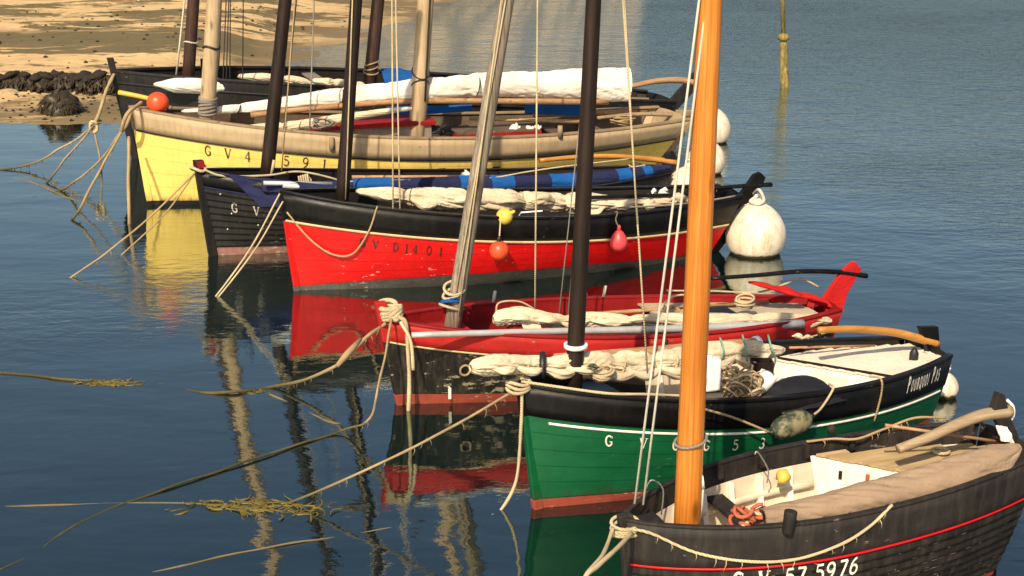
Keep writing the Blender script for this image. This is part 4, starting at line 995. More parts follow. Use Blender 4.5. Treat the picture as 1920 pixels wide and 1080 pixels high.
for k in range(5): G().tube([b5.wp(852 - 2 * k, 540 + 9 * k) + Vector((cos(a) * .12, sin(a) * .12, .05 * sin(a + k))) for a in [q * pi / 8 for q in range(17)]], .018, 6).build('turn', 'blue' if k in (2, 3) else 'rope', t_)
# boat 6
s_ = furled('lumpy cream sail stretched past the green bow with a brown yard above it', pw(b6, [(882, 690), (935, 683), (1000, 685), (1060, 686), (1130, 686), (1210, 684), (1300, 672), (1400, 660), (1470, 655)], .05), [.07, .115, .10, .115, .125, .13, .125, .11, .05], 'sail_cream', 51, (.22, .42, .55, .7, .85), 'rope', 1.0, .28, swags=9)
spar_on(s_, pw(b6, [(1040, 672), (1200, 661), (1330, 650), (1418, 645)], .22), .05, .068, 'spar', 'yard')
p_ = b6.wp(1418, 645, .22); G().lathe([(.045, -.02), (.085, -.02), (.085, .03), (.045, .03), (.045, -.02)], p_, b6.ex, 18).build('end_ring', 'white_plastic', s_)
G().tube([b6.wp(1017, 686, .05) + Vector((0, cos(a) * .11, sin(a) * .11)) for a in [k * pi / 8 for k in range(17)]], .035, 8).build('black_strap', 'black_plastic', s_)
for k, (u, v) in enumerate(((1350, 655), (1392, 650), (1440, 650))):
    G().tube(spline([b6.wp(u, v - 22, .1), b6.wp(u + 6, v, -.1), b6.wp(u + 2 + 6 * k, v + 22, -.1), b6.wp(u + 10, v + 40, -.05)], 5), .011, 6).build('green_lashing', 'rope_teal', s_)
c_ = b6.wp(1334, 702, -.55); t_ = thing('jerry_can', 'upright white plastic container just right of the orange mast', 'container', c_)
bevel(G().box(c_, (.165, .12, .33), Matrix.Rotation(.35, 3, 'Z')).build('body', 'white_plastic', t_, False), .03, 4)
G().lathe([(0, 0), (.03, 0), (.03, .04), (0, .04)], c_ + Vector((-.03, 0, .16)), None, 12).build('cap', 'white_plastic', t_)
G().box(c_ + Vector((-.03, -.066, -.05)), (.06, .008, .07), Matrix.Rotation(.35, 3, 'Z')).build('faded_patch', 'pale_deck', t_, False)
c_ = b6.wp(1384, 722, -.55); t_ = thing('rope_heap', 'tangled heap of tan rope beside the white container', 'rope', c_); rg = random.Random(4)
for k in range(64):
    o_ = Vector((rg.gauss(0, .07), rg.gauss(0, .05), rg.gauss(-.01, .06))); a0 = rg.random() * 6; r_ = rg.uniform(.04, .11); tl = rg.uniform(-1, 1)
    G().tube([c_ + o_ + Vector((cos(a0 + a) * r_, sin(a0 + a) * r_ * .6 , sin(a + tl) * r_)) for a in [q * .45 for q in range(12)]], .0125, 6).build('strand', 'rope' if k % 3 else 'rope_tan', t_)
c_ = b6.wp(1434, 716, -.45); t_ = thing('bucket', 'white plastic bucket tipped against the black cover', 'bucket', c_)
G().lathe([(0, -.10), (.075, -.10), (.095, .10), (.088, .10), (.07, -.085), (0, -.085)], c_, (.45, .1, .85), 20).build('pail', 'white_plastic', t_)
G().tube([c_ + Vector((.1 * cos(a) - .02, -.05, .06 + .08 * sin(a))) for a in [k * pi / 8 for k in range(9)]], .005, 6).build('handle', 'steel', t_)
c_ = b6.wp(1428, 688, -.2); t_ = thing('tool_box', 'dark open wooden box behind the white bucket', 'box', c_)
for s1 in (-1, 1):
    G().box(c_ + Vector((0, .08 * s1, 0)), (.22, .015, .14)).build('side', 'dark_wood', t_, False); G().box(c_ + Vector((.103 * s1, 0, 0)), (.015, .144, .138)).build('end', 'dark_wood', t_, False)
G().box(c_ + Vector((0, 0, -.06)), (.19, .144, .012)).build('bottom', 'dark_wood', t_, False)
c_ = b6.wp(1497, 748, -.62); rows = []
for i in range(13):
    f = i / 12; row = []
    for j in range(11):
        g_ = j / 10; x_ = (f - .5) * .82; y_ = (g_ - .5) * .5; h_ = .24 * max(0, (1 - (2 * f - 1) ** 2)) ** .7 * max(0, 1 - (2 * g_ - 1) ** 2) ** .6
        p_ = c_ + b6.ex * x_ + b6.ey * y_; row.append(p_ + Vector((0, 0, h_ + .012 * noise.noise(p_ * 6))))
    rows.append(row)
th = thing('canvas_cover', 'black domed canvas cover stretched over the near rail of the green boat', 'cover', c_); G().grid(rows).build('canvas', 'blackcloth', th)
G().tube([r[0] for r in rows], .012, 6).build('hem', 'black_plastic', th); G().tube([r[-1] for r in rows], .012, 6).build('hem', 'black_plastic', th)
# green fender, hung fore and aft along the side
c_ = b6.wp(1484, 796, -1.0); ax = (b6.ex + Vector((0, 0, .16))).normalized(); th = thing('fender', 'scuffed green barrel fender slung along the green hull', 'fender', c_)
prof = [(.012, -.24), (.04, -.225), (.075, -.20), (.105, -.15), (.118, -.08), (.12, 0), (.118, .08), (.105, .15), (.075, .2), (.04, .225), (.012, .24)]
G().lathe(prof, c_, ax, 24).build('barrel', 'fender', th)
for k in (-1, 1): G().lathe([(.0, -.02), (.03, -.02), (.03, .03), (0, .03)], c_ + ax * .24 * k, ax, 12).build('end_cap', 'black_plastic', th)
G().tube(spline([c_ - ax * .25, b6.wp(1375, 783, -.93), b6.wp(1312, 764, -.88), sag3(b6, .27, -.03, .0)], 6), .012, 6).build('lanyard', 'rope_tan', th)
G().tube(spline([c_ + ax * .25, b6.wp(1540, 765, -.92), sag3(b6, .59, -.06, .02), sag3(b6, .6, -.06, -.1)], 6), .013, 6).build('lanyard', 'rope', th)
rope('cream line hooked over the after rail of the green boat', [sag3(b6, .72, -.05, -.12), sag3(b6, .725, -.06, .02), sag3(b6, .73, .1, .03), sag3(b6, .73, .42, .03)], .011, 'rope_tan', 'rope')
rope('two-part cream rope lying along the green bow rail', [sag3(b6, .0, -.05, .03), sag3(b6, .06, -.06, .03), sag3(b6, .13, -.05, .02), sag3(b6, .2, -.05, -.05), sag3(b6, .3, -.03, -.1)], .014, 'rope', 'rope')
# boat 7
furled('thick tan sail roll lying over the near rail of the corner boat', pw(b7, [(1425, 972), (1480, 968), (1545, 957), (1625, 940), (1705, 920), (1785, 897), (1860, 868), (1912, 838)], -.42), [.085, .12, .135, .165, .175, .17, .14, .06], 'sail_tan', 61, (.34, ), 'rope_tan', 1.0, .115, square=(1, 0), rough=.012, twist=2.6, tie_pinch=.06, tie_r=.005)
t_ = thing('rope_bag', 'rust red rope ends spilling from the tan sail roll', 'rope', b7.wp(1410, 972, -.4)); rg = random.Random(8)
for k in range(16):
    c_ = b7.wp(1408 + rg.uniform(-26, 22), 968 + rg.uniform(-14, 16), -.42 + rg.uniform(-.08, .06)); a0 = rg.random() * 6; r_ = rg.uniform(.03, .07)
    G().tube([c_ + Vector((cos(a0 + a) * r_, sin(a0 + a * .8) * r_, sin(a + k) * r_ * .7)) for a in [q * .5 for q in range(9)]], .016, 7).build('strand', 'rusty' if k % 5 else 'rope', t_)
c_ = b7.wp(1470, 893, .48); g = G().lathe([(.002, -.06), (.045, -.055), (.065, -.02), (.055, .03), (.03, .05), (.002, .055)], c_, (1, .2, .2), 14)
for v_ in g.v: v_ += Vector((1, .6, 1)) * .034 * noise.noise(v_ * 17)
tag(g.build('sponge', 'yellow_plastic'), 'yellow sponge stuffed between the white ribs of the corner boat', 'sponge')
tag(G().tube(pw(b7, [(1660, 797), (1912, 834)], .1), .014, 8).build('boat_pole', 'spar'), 'thin bare pole lying across the stern under the weathered tiller', 'pole')
rope('frayed tan line lying along the far rail aft of the orange mast', [sag3(b7, t, d, o, 1) for t, d, o in ((.56, -.03, -.03), (.62, -.04, -.08), (.68, -.02, -.12), (.76, -.05, -.06), (.84, -.1, 0), (.92, -.06, .03))], .012, 'rope_tan', 'rope', fray=16, wob=.01)
t_ = thing('rag', 'white rag tied under the end of the weathered tiller', 'rag', b7.wp(1885, 812, -.05))
sheet('cloth', 'sail_white', [b7.wp(1868, 797, -.02), b7.wp(1890, 800, -.06), b7.wp(1903, 832, -.12), b7.wp(1878, 826, -.1)], t_, 10, 10, .03, seed=4, freq=14)
rope('long tan rope festooned along the weathered bow with tufts of weed', [sag3(b7, .0, .05, .05), sag3(b7, .04, .06, .03), sag3(b7, .12, .20, .03), sag3(b7, .22, .275, .03), sag3(b7, .32, .285, .03), sag3(b7, .42, .21, .03), sag3(b7, .49, .10, .03), sag3(b7, .545, -.04, .02)], .0125, 'rope', 'rope', fray=18)

# ------------------------------------------------------------------ mooring lines
MG = 'mooring lines from the bows'
def between(a, b_, mids):
    """mid points seen at given pixels, at depths spaced along the line a-b_"""
    a, b_ = Vector(a), Vector(b_); return [a] + [PY(u, v, a.y + (b_.y - a.y) * f) for u, v, f in mids] + [b_]
h1 = b1.wp(216, 135); k1 = PY(176, 236, h1.y - 1.0)
rope('thick weedy mooring rope from the dark grey bow down to its knot', between(h1, k1, [(205, 160, .35), (188, 205, .7)]), .038, 'rope_weed', group=MG, wob=.03, fray=24)
rope('mooring branch from the knot sloping far left into the water', between(k1, P(2, 319), [(120, 275, .35), (60, 305, .7)]) + [P(-60, 330, -.1)], .021, 'rope_weed', group=MG, fray=34, wob=.03, seed=3)
rope('steep mooring branch from the knot to the water beside the left one', between(k1, P(86, 344), [(130, 290, .5)]) + [P(70, 352, -.2)], .021, 'rope_weed', group=MG, fray=24, wob=.02, seed=4)
rope('hanging mooring branch dropping almost straight from the knot', between(k1, P(190, 318), [(184, 280, .5)]) + [P(192, 325, -.3)], .022, 'rope_weed', group=MG, fray=20, wob=.02, seed=5)
t_ = thing('rope_knot', 'lumpy rope knot where the dark grey boat mooring divides', 'knot', k1)
for k in range(4): G().tube([k1 + Vector((cos(a) * .07, .04 * sin(a + k), sin(a) * .07 + .03 * (k - 2))) for a in [q * pi / 6 for q in range(13)]], .03, 6).build('turn', 'rope', t_)
h2 = b2.wp(246, 208); k2 = PY(228, 245, h2.y - .4)
rope('rope strop wound round the yellow boat stem head', between(h2, k2, [(240, 225, .5)]) + [PY(240, 212, h2.y - .5), h2 + Vector((.2, 0, .15))], .035, 'rope_tan', group=MG, wob=.02)
rope('long mooring line from the yellow bow out to the left water', between(k2, P(110, 358), [(190, 298, .4), (150, 333, .7)]) + [P(60, 371, -.02), P(30, 372, -.1)], .021, 'rope_weed', group=MG, fray=34, wob=.02, seed=6)
rope('short steep mooring line from the yellow bow with weed on its foot', between(k2, P(134, 412), [(185, 325, .5), (150, 390, .85)]) + [P(126, 420, -.2)], .024, 'rope_weed', group=MG, fray=34, wob=.02, seed=7)
rope('vertical rope hanging from the yellow bow into the water', between(k2 + Vector((.15, -.1, -.1)), P(243, 420), [(241, 300, .4)]) + [P(244, 435, -.4)], .03, 'rope_tan', group=MG, fray=4, wob=.015, seed=8)
h3 = b3.wp(372, 316)
rope('straight mooring line from the black clinker stem down across the yellow reflection', between(h3, P(134, 520), [(300, 390, .35), (215, 462, .7)]) + [P(118, 528, -.12)], .015, 'rope_tan', group=MG, fray=10, seed=9, wob=.01)
rope('slacker mooring line from the black clinker stem to the water', between(h3, P(228, 478), [(310, 400, .5)]) + [P(215, 490, -.2)], .012, 'rope_tan', group=MG, seed=10)
G().tube([h3 + Vector((cos(a) * .12, sin(a) * .1, .03 * sin(a * 2))) for a in [q * pi / 8 for q in range(17)]], .025, 6).build('rope_collar', 'rope', b3.root)
h4 = b4.wp(526, 368)
rope('mooring line pair from the red bow slanting into dark water, left strand', between(h4 + Vector((0, -.05, .05)), P(405, 555), [(470, 465, .5)]) + [P(382, 575, -.15)], .013, 'rope', group=MG, seed=11)
rope('mooring line pair from the red bow slanting into dark water, right strand', between(h4 + Vector((.05, -.1, -.05)), P(410, 556), [(478, 468, .5)]) + [P(390, 572, -.15)], .012, 'rope', group=MG, seed=12)
h5 = b5.wp(722, 585); hd = Vector(h5)
t_ = thing('rope_knot', 'thick cream rope turns and knot round the red stem head', 'knot', h5)
for k in range(4): G().tube([b5.wp(726 + 2 * k, 572 + 9 * k) + Vector((cos(a) * .10, sin(a) * .09, .03 * sin(a + k))) for a in [q * pi / 8 for q in range(17)]], .03, 8).build('turn', 'rope', t_)
for k in range(4): G().tube([b5.wp(744, 580) + Vector((cos(a) * .06, -.13 + .05 * sin(a), sin(a + k) * .07)) for a in [q * pi / 6 for q in range(13)]], .03, 8).build('turn', 'rope', t_)
rope('heavy mooring rope from the red stem head curving left to the weedy water', between(h5 + Vector((0, -.1, -.1)), P(500, 727), [(690, 630, .3), (640, 680, .55), (570, 712, .8)]) + [P(440, 735, .02), P(380, 736, .0), P(310, 726, -.05)], .02, 'rope_weed', group=MG, fray=30, wob=.015, seed=13)
kx = PY(640, 676, h5.y - .9); t_ = thing('rope_splice', 'spliced bulge on the heavy mooring rope of the red stem', 'splice', kx)
G().tube(between(PY(632, 686, h5.y - 1.0), PY(676, 636, h5.y - .55), [(650, 665, .35), (664, 650, .7)]), [.024, .038, .034, .022], 10).build('whipping', 'rope_tan', t_)
rope('cream rope hanging free from the red stem then running out left under water', between(h5 + Vector((.08, -.15, -.05)), PY(688, 788, h5.y - 1.2), [(733, 610, .1), (715, 700, .45), (703, 750, .7)]) + [P(640, 808, .03), P(500, 855, .010), P(330, 912, .004), P(180, 965, -.002), P(40, 1050, -.008), P(-40, 1090, -.02)], .0135, 'rope_weed', group=MG, fray=26, wob=.026, seed=14)
rope('doubled cream rope tail hanging straight down the black bow', between(h5 + Vector((.16, -.18, 0)), P(766, 770), [(762, 610, .15), (766, 690, .5)]) + [P(766, 785, -.2)], .024, 'rope', group=MG, fray=5, wob=.012, seed=15)
rope('short rope end hanging beside the doubled tail on the black bow', between(h5 + Vector((.19, -.2, -.05)), PY(775, 694, h5.y - .35), [(770, 640, .5)]), .022, 'rope', group=MG, seed=16)
h6 = b6.wp(973, 728)
rope('taut mooring line from the green bow to the floating weed', between(h6, P(540, 944), [(820, 815, .3), (680, 884, .65)]) + [P(520, 952, -.06)], .013, 'rope_weed', group=MG, fray=20, seed=17, wob=.008)
rope('loose rope hanging from the green bow into the water', between(h6 + Vector((.03, -.05, 0)), P(940, 955), [(977, 800, .35), (968, 900, .7)]) + [P(918, 970, -.03), P(900, 985, -.25)], .0165, 'rope', group=MG, seed=18)
t_ = thing('rope_turns', 'cream rope turns round the stem head of the green boat', 'rope', h6)
for k in range(3): G().tube([b6.wp(972, 716 + 7 * k) + Vector((cos(a) * .11, sin(a) * .08, .015 * sin(a * 2 + k))) for a in [q * pi / 8 for q in range(17)]], .017, 8).build('turn', 'rope', t_)
h7 = b7.wp(1168, 985)
t_ = thing('rope_turns', 'cream rope turns round the weathered stem by the orange mast', 'rope', h7)
for k in range(4): G().tube([b7.wp(1172, 980 + 7 * k) + Vector((cos(a) * .11, sin(a) * .09, .02 * sin(a + k))) for a in [q * pi / 8 for q in range(17)]], .015, 8).build('turn', 'rope', t_)
rope('upper of two cream mooring ropes leaving the weathered stem', between(h7 + Vector((-.08, -.05, 0)), PY(1097, 1082, h7.y - .9), [(1130, 1040, .5)]) + [PY(1060, 1170, h7.y - 1.4)], .0165, 'rope', group=MG, seed=19)
rope('lower of two cream mooring ropes leaving the weathered stem', between(h7 + Vector((.06, -.1, -.02)), PY(1122, 1060, h7.y - .8), [(1160, 1025, .5)]) + [PY(1096, 1085, h7.y - 1.0), PY(1070, 1170, h7.y - 1.3)], .0185, 'rope', group=MG, seed=20)
FG = 'ropes floating on the water'
rope('weedy rope floating at the left edge with weed at its end', [P(-30, 697, .0), P(60, 703, .012), P(120, 711, .012), P(190, 715, .0)], .017, 'rope_weed', 'floating_rope', group=FG, fray=10, wob=.01, seed=21)
rope('pale rope just under the surface near the bottom edge', [P(240, 1088, -.05), P(310, 1068, .002), P(440, 1038, .004), P(600, 1012, -.002), P(730, 992, -.01), P(800, 985, -.06)], .009, 'rope_under', 'floating_rope', group=FG, wob=.022, seed=22)
rope('faint sunken rope running level from the olive weed to the left', [P(400, 946, -.01), P(300, 943, .0), P(200, 945, -.01), P(60, 948, .004), P(-20, 952, -.02)], .010, 'rope_under', 'floating_rope', group=FG, wob=.006, seed=23)
rope('dark weedy rope trailing right from the big mooring rope', [P(505, 740, .0), P(560, 765, -.02), P(620, 792, .0), P(660, 800, -.06)], .016, 'rope_under', 'floating_rope', group=FG, fray=12, wob=.012, seed=24)
rope('dark rope in the water at the far left', [P(0, 330, -.02), P(60, 342, 0), P(130, 372, .0), P(200, 395, -.1)], .02, 'rope_under', 'floating_rope', group=FG, fray=14, wob=.012, seed=25)
def weed(label, cu, cv, spread, n_, seed, mat='weed', dirn=0.0):
    """a raft of weed, half awash: a few limp matted strands and many short curling blades"""
    rg = random.Random(seed); c_ = P(cu, cv, 0); g = G(); ax = Vector((cos(dirn), sin(dirn), 0)); pr = Vector((-sin(dirn), cos(dirn), 0))
    for k in range(max(3, n_ // 40)):
        o_ = c_ + ax * rg.gauss(0, .28) * spread + pr * rg.gauss(0, .10) * spread; Ls = rg.uniform(.5, 1.0) * spread; pts = []
        for i in range(9):
            f = i / 8 - .5; p = o_ + ax * f * Ls
            pts.append(p + pr * noise.noise(p * 4 + Vector((k, 0, 0))) * .12 * spread + Vector((0, 0, -.012 + .02 * noise.noise(p * 5))))
        r0 = rg.uniform(.018, .035); pth = spline(pts, 5)
        g.tube(pth, [r0 * (.25 + sin(pi * q / (len(pth) - 1))) * (1 + .6 * noise.noise(p * 16)) for q, p in enumerate(pth)], 7, True, .5)
    for k in range(n_):
        a = dirn + rg.gauss(0, .5) + (pi if rg.random() < .5 else 0); Lb = rg.uniform(.12, .42) * spread
        o_ = c_ + ax * rg.gauss(0, .42) * spread + pr * rg.gauss(0, .10) * spread
        w_ = rg.uniform(.004, .011); cur = rg.uniform(-2.2, 2.2); rows = []; z0 = rg.uniform(-.03, .006); p = o_.copy()
        for i in range(9):
            f = i / 8; aa = a + cur * f; p = p + Vector((cos(aa), sin(aa), 0)) * Lb / 8; nn = Vector((-sin(aa), cos(aa), 0)); ww = w_ * (sin(pi * (.12 + .86 * f)) + .1) * (1 + .5 * noise.noise(p * 14))
            z = z0 + .02 * noise.noise(p * 6 + Vector((0, 0, k))) + k * .0001
            rows.append([p - nn * ww + Vector((0, 0, z - .006)), p + Vector((0, 0, z + .006)), p + nn * ww + Vector((0, 0, z - .006))])
        g.grid(rows)
    return tag(g.build('seaweed', mat), label, 'seaweed', 'floating clumps of seaweed')
weed('large olive seaweed clump floating at the end of the green boat line', 478, 950, .70, 190, 1, dirn=-.10)
weed('small yellow seaweed clump floating alone at far left', 205, 718, .42, 160, 2)
weed('thin seaweed strands caught on the curving mooring rope', 475, 735, .3, 40, 5)

# ------------------------------------------------------------------ buoys, mooring post, rock, ledge, dinghy on the beach
def buoy(label, u, v, r, tilt=(0, 0, 1), tear=.12, seat=.35):
    c = P(u, v, 0); o = Vector((c.x, c.y, 0)); th = thing('mooring_buoy', label, 'buoy', o, 0, 'white mooring buoys'); prof = []
    for k in range(25):
        a = -pi / 2 + pi * k / 24; rr = r * cos(a); z = r * sin(a)
        if z > 0: z *= 1 + tear; rr *= (1 - .10 * (z / r) ** 2)
        prof.append((max(rr, .003), z))
    cc = o + Vector((0, 0, r * (1 - seat) * .95)); G().lathe(prof, cc, tilt, 36).build('shell', 'buoy', th)
    ax = Vector(tilt).normalized(); top = cc + ax * r * (1 + tear)
    G().lathe([(.0, -.06), (.11 * r / .45, -.05), (.09 * r / .45, .03), (.05, .06), (0, .06)], top, tilt, 14).build('neck', 'buoy', th)
    G().tube([top + Vector((cos(a) * .06, 0, .06 + sin(a) * .06)) for a in [k * pi / 8 for k in range(17)]], .014, 6).build('eye', 'steel', th)
    return top, th
tp, th_ = buoy('largest white mooring buoy, astern of the red boat', 1415, 474, .485)
G().tube(spline([tp + Vector((0, 0, .1)), tp + Vector((-.12, -.05, .02)), tp + Vector((.0, -.15, .0)), tp + Vector((.1, -.05, .04)), tp + Vector((.02, .0, .2)), b4.wp(1412, 365)], 5), .026, 8).build('tether', 'rope_white', th_)
buoy('white mooring buoy furthest back, behind the orange mast', 1331, 266, .46)
buoy('middle white mooring buoy seen beside the orange mast', 1322, 324, .40)
buoy('white mooring buoy showing between the clinker and red sterns', 1290, 392, .46)
buoy('white mooring buoy half hidden behind the green stern', 1768, 742, .17)
pl = P(1471, 164, 0); ht = PY(1464, -140, pl.y); dv = ht - pl
pt = thing('mooring_post', 'weed-covered wooden post standing alone in open water', 'post', pl)
G().tube([pl - dv * .25, pl, pl + dv * .12, pl + dv * .24, pl + dv * .31], [.125, .125, .115, .105, .095], 14).build('post', 'post', pt)
G().lathe([(.10, -.06), (.17, -.03), (.175, .05), (.13, .10), (.07, .14)], pl + dv * .31, None, 16).build('collar', 'post', pt)
G().tube([pl + dv * .32, pl + dv * 1.0], [.065, .05], 10).build('pole', 'post', pt)
def boulder(c, r, seed, mat, name, parent=None, sq=.6, rough=.3, n=22):
    rows = []
    for i in range(n // 2 + 1):
        a = -pi / 2 + pi * i / (n // 2); row = []
        for j in range(n):
            q = 2 * pi * j / n; d = Vector((cos(a) * cos(q), cos(a) * sin(q), sin(a) * sq))
            k = 1 + rough * (noise.noise(d * 1.7 + Vector((seed, 0, 0))) + .6 * noise.noise(d * 4.5 + Vector((0, seed, 0))))
            row.append(Vector(c) + Vector((d.x * r[0], d.y * r[1], d.z * r[2])) * k)
        rows.append(row)
    return G().grid(rows, False, True).build(name, mat, parent)
rc = P(106, 222, 0); rk = thing('rock', 'dark rounded rock hung with wrack at the water edge', 'rock', rc); boulder(rc + Vector((0, .35, .22)), (.52, .45, .5), 3, 'wrack', 'boulder', rk, .75, .35, 28)
rg = random.Random(5); g = G()
for k in range(420):
    a, e = rg.uniform(0, 2 * pi), rg.uniform(.05, 1.2); d = Vector((cos(a) * cos(e) * .5, sin(a) * cos(e) * .43, sin(e) * .40)); p = rc + Vector((0, .35, .2)) + d; t = Vector((cos(a), sin(a), -.9)).normalized() * rg.uniform(.08, .2); s1 = Vector((-sin(a), cos(a), 0)) * .025
    g.add([p - s1, p + s1, p + t + s1 * .5 + d * .02, p + t - s1 * .5 + d * .02], [(0, 1, 2, 3)])
tag(g.build('wrack_fronds', 'wrack', rk), kind='stuff')
lg = thing('stone_ledge', 'low ledge of dark weedy stones along the foot of the beach', 'stone wall', P(90, 176, 0)); rg = random.Random(11)
x_ = -18.5
bases = [boulder((0, 0, 0), (1, 1, 1), 20 + k, 'stone', 'stone', None, .8, .45, 14) for k in range(5)]
bases2 = [boulder((0, 0, 0), (1, 1, 1), 40 + k, 'stone2', 'stone', None, .7, .4, 14) for k in range(2)]
for o_ in bases + bases2: bpy.data.objects.remove(o_)
stone_meshes = [m_ for m_ in bpy.data.meshes if m_.users == 0 and m_.name.startswith('stone')]
while x_ < -6.2:
    for row_ in range(3):
        light = rg.random() < .12 and row_ == 0
        me = rg.choice([m_ for m_ in stone_meshes if (m_.materials[0] == M['stone2']) == light])
        o_ = bpy.data.objects.new('stone', me); C.objects.link(o_); o_.parent = lg
        s1 = rg.uniform(.10, .19); p_ = Vector((x_ + rg.uniform(-.1, .1), 39.3 - .16 * (2 - row_) + rg.uniform(-.1, .1), -.0 + .19 * row_ + rg.uniform(-.03, .03)))
        o_.location = INV[lg.name] @ p_; o_.scale = (s1 * 1.6, s1, s1 * .75); o_.rotation_euler = (rg.uniform(-.3, .3), rg.uniform(-.3, .3), rg.uniform(0, 6))
    x_ += rg.uniform(.17, .27)
g = G()
for k in range(4200):
    p = Vector((rg.uniform(-18.5, -6.6), 39.15 + rg.uniform(-.35, .3), 0)); p.z = max(.02, .56 - abs(p.y - 39.35) * rg.uniform(.3, 1.6)); a = rg.uniform(0, 6); t = Vector((cos(a) * .12, -abs(sin(a)) * .15, -.12)); s1 = Vector((.03, .0, .02))
    g.add([p - s1, p + s1, p + t + s1, p + t - s1], [(0, 1, 2, 3)])
tag(g.build('wrack_fronds', 'wrack', lg), kind='stuff')
for i_, (u, v, s1) in enumerate(((90, 170, .30), (132, 172, .26), (12, 178, .28))):
    p_ = P(u, v, .1); tag(boulder(p_, (s1 * 1.4, s1, s1 * .7), 60 + i_, 'stone2', 'boulder', None, .8, .3, 18), ('bare sandy boulder just left of the dark rock, against the ledge', 'bare sandy boulder directly above the dark rock', 'bare sandy boulder at the left edge below the ledge')[i_], 'boulder', 'sandy boulders in front of the ledge')

dc = P(212, 9, .36); dg = thing('dinghy', 'small white and ochre dinghy lying on the sand at the top edge', 'boat', dc)
def dinghy_hull(z0, z1, s0, s1):
    rows = []
    for i in range(17):
        f = i / 16; w_ = .34 * sin(pi * min(.999, .04 + f * .8)) ** .7
        row = []
        for j in range(13):
            a = pi * j / 12; zz = z0 + (z1 - z0) * 1.0
            row.append(dc + Vector(((f - .42) * 1.9, -cos(a) * w_ * (s0 + (s1 - s0) * .5), z1 - (z1 - z0) * sin(a) ** .7 + .10 * (1 - f) ** 2)))
        rows.append(row)
    return G().grid(rows)
dinghy_hull(.0, .34, 1, 1).build('hull', 'spar', dg); dinghy_hull(.14, .36, 1.06, 1.06).build('topside', 'white_plastic', dg)
G().box(dc + Vector((.1, 0, .33)), (.2, .56, .03)).build('thwart', 'deck_wood', dg, False); G().prism([dc + Vector((-.82, 0, .0)), dc + Vector((-.3, 0, -.05)), dc + Vector((.8, 0, -.05)), dc + Vector((.8, 0, .04)), dc + Vector((-.7, 0, .06))], (0, .04, 0)).build('keel', 'black_plastic', dg, False)

# ------------------------------------------------------------------ smaller gear lying about in the boats
def heap(name, label, cat, b, u, v, y, r, mat, n_=7, seed=1, flat=.5):
    c_ = b.wp(u, v, y); th = thing(name, label, cat, c_); rg = random.Random(seed)
    for k in range(n_):
        o_ = Vector((rg.uniform(-1, 1) * r, rg.uniform(-.5, .5) * r, rg.uniform(-.4, .4) * r * flat)); a = rg.uniform(0, 3.1); d = Vector((cos(a), sin(a) * .5, rg.uniform(-.2, .2))) * r * .7
        bundle_geo([c_ + o_ - d, c_ + o_ + Vector((0, 0, r * .2)), c_ + o_ + d], [r * .12, r * .34, r * .12], seed * 31 + k, 20, 7, folds=.35)[0].build('fold', mat, th)
def coil(label, b, u, v, y, r, mat, turns=6, seed=1):
    c_ = b.wp(u, v, y); th = thing('rope_coil', label, 'rope', c_); rg = random.Random(seed)
    for k in range(turns):
        rr = r * rg.uniform(.6, 1.05); o_ = Vector((rg.uniform(-.2, .2) * r, rg.uniform(-.2, .2) * r, .022 * k)); tx, ty = rg.uniform(-.25, .25), rg.uniform(-.25, .25)
        G().tube([c_ + o_ + Vector((cos(a) * rr, sin(a) * rr, tx * cos(a) * rr + ty * sin(a) * rr)) for a in [q * pi / 9 for q in range(19)]], .015, 6).build('turn', mat, th)
heap('cloth', 'black cloth lump at the foot of the thick tan mast', 'cloth', b2, 818, 244, .1, .22, 'blackcloth', 8, 2, 1.2)
heap('cloth', 'white cloth crumpled on the yellow boat deck aft of its deckhouse', 'cloth', b2, 985, 247, .2, .25, 'sail_white', 6, 3, .5)
coil('tan rope coil on the yellow boat deck near its tiller', b2, 1165, 232, -.3, .24, 'rope_tan', 6, 4)
coil('grey rope coil on the yellow boat deck behind the dark leaning mast', b2, 610, 236, -.7, .2, 'rope_grey', 5, 5)
tag(G().tube([b2.wp(1000, 216, .9), b2.wp(1215, 208, .9)], .05, 8).build('oar', 'spar'), 'long bare oar lying along the far rail of the yellow boat', 'oar')
tag(G().tube([b2.wp(880, 222, .7), b2.wp(1100, 228, .3)], .04, 8).build('oar', 'deck_wood'), 'pale oar slanting across the yellow boat under the blue tarpaulin', 'oar')
heap('cloth', 'white cloth bunched at the after end of the cream sail on the red boat', 'cloth', b4, 1235, 366, .35, .16, 'sail_white', 6, 6, .8)
heap('cloth', 'small white bundle on the far rail of the clinker boat', 'cloth', b3, 880, 328, .6, .12, 'sail_white', 4, 7, .8)
tag(G().tube([b3.wp(660, 332, .5), b3.wp(990, 331, .5)], .03, 8).build('oar', 'spar'), 'brown oar along the far side of the black clinker boat', 'oar')
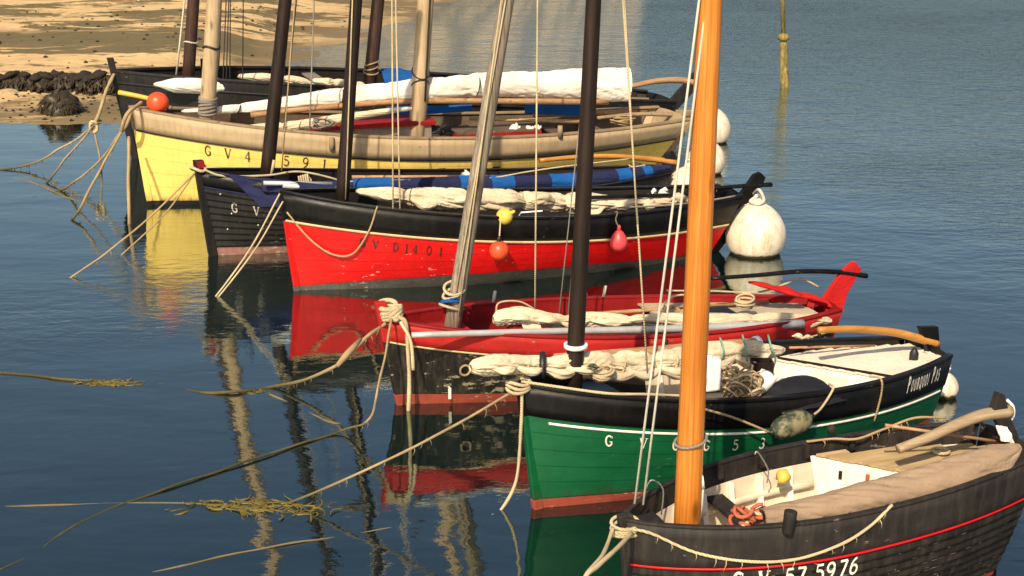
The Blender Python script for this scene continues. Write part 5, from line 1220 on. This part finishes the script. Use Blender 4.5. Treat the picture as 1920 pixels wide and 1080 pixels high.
coil('cream rope coil on the clinker boat stern under its orange tiller', b3, 1195, 322, .0, .16, 'rope', 6, 8)
heap('net', 'tan net heaped behind the silver spar of the red interior', 'net', b5, 1265, 585, .3, .13, 'rope_tan', 8, 9, .8)
coil('pale rope coil on the after deck of the peeling boat', b5, 1395, 572, -.2, .12, 'rope', 5, 10)
tag(G().tube([b5.wp(1120, 588, .45), b5.wp(1440, 566, .35)], .026, 8).build('oar', 'spar'), 'brown oar lying on the red interior of the peeling boat', 'oar')
heap('cloth', 'cream cloth bundle behind the brown tiller end of the green boat', 'cloth', b6, 1500, 634, .45, .09, 'sail_cream', 5, 12, .6)
tag(G().tube([b6.wp(1480, 652, .5), b6.wp(1640, 648, .4)], .014, 8).build('boat_pole', 'spar'), 'thin pole on the far side of the pale after deck', 'pole')
coil('cream rope coil low in the bow of the green boat by its dark mast', b6, 1130, 712, -.1, .10, 'rope', 6, 13)
heap('cloth', 'dull green cloth wedged below the cream sail near the dark mast', 'cloth', b6, 1120, 690, -.2, .07, 'fender', 4, 14, .8)
coil('thin pale rope coil on the planked after deck of the corner boat', b7, 1762, 862, .25, .07, 'rope', 5, 15)
heap('cloth', 'white cloth scraps at the back of the planked after deck', 'cloth', b7, 1845, 848, .2, .06, 'sail_white', 5, 16, .5)

g = G(); rg = random.Random(21)
for k in range(680):
    x, y = rg.uniform(-19, -6), rg.uniform(34.2, 39) if k < 500 else rg.uniform(39.6, 60); z = beach_h(x, y)
    if z < .0: continue
    r = rg.uniform(.02, .07) * (1 if k < 500 else 1.3); c_ = Vector((x, y, z + r * .2)); a0 = rg.random()
    ring = [c_ + Vector((cos(a0 + q * pi / 3) * r * rg.uniform(.7, 1.3), sin(a0 + q * pi / 3) * r * rg.uniform(.7, 1.3), 0)) for q in range(6)]
    g.add(ring + [c_ + Vector((0, 0, r * .6))], [(q, (q + 1) % 6, 6) for q in range(6)])
tag(g.build('pebbles', 'stone'), 'dark pebbles and weed scraps scattered over the sandy beach', 'pebbles', kind='stuff')
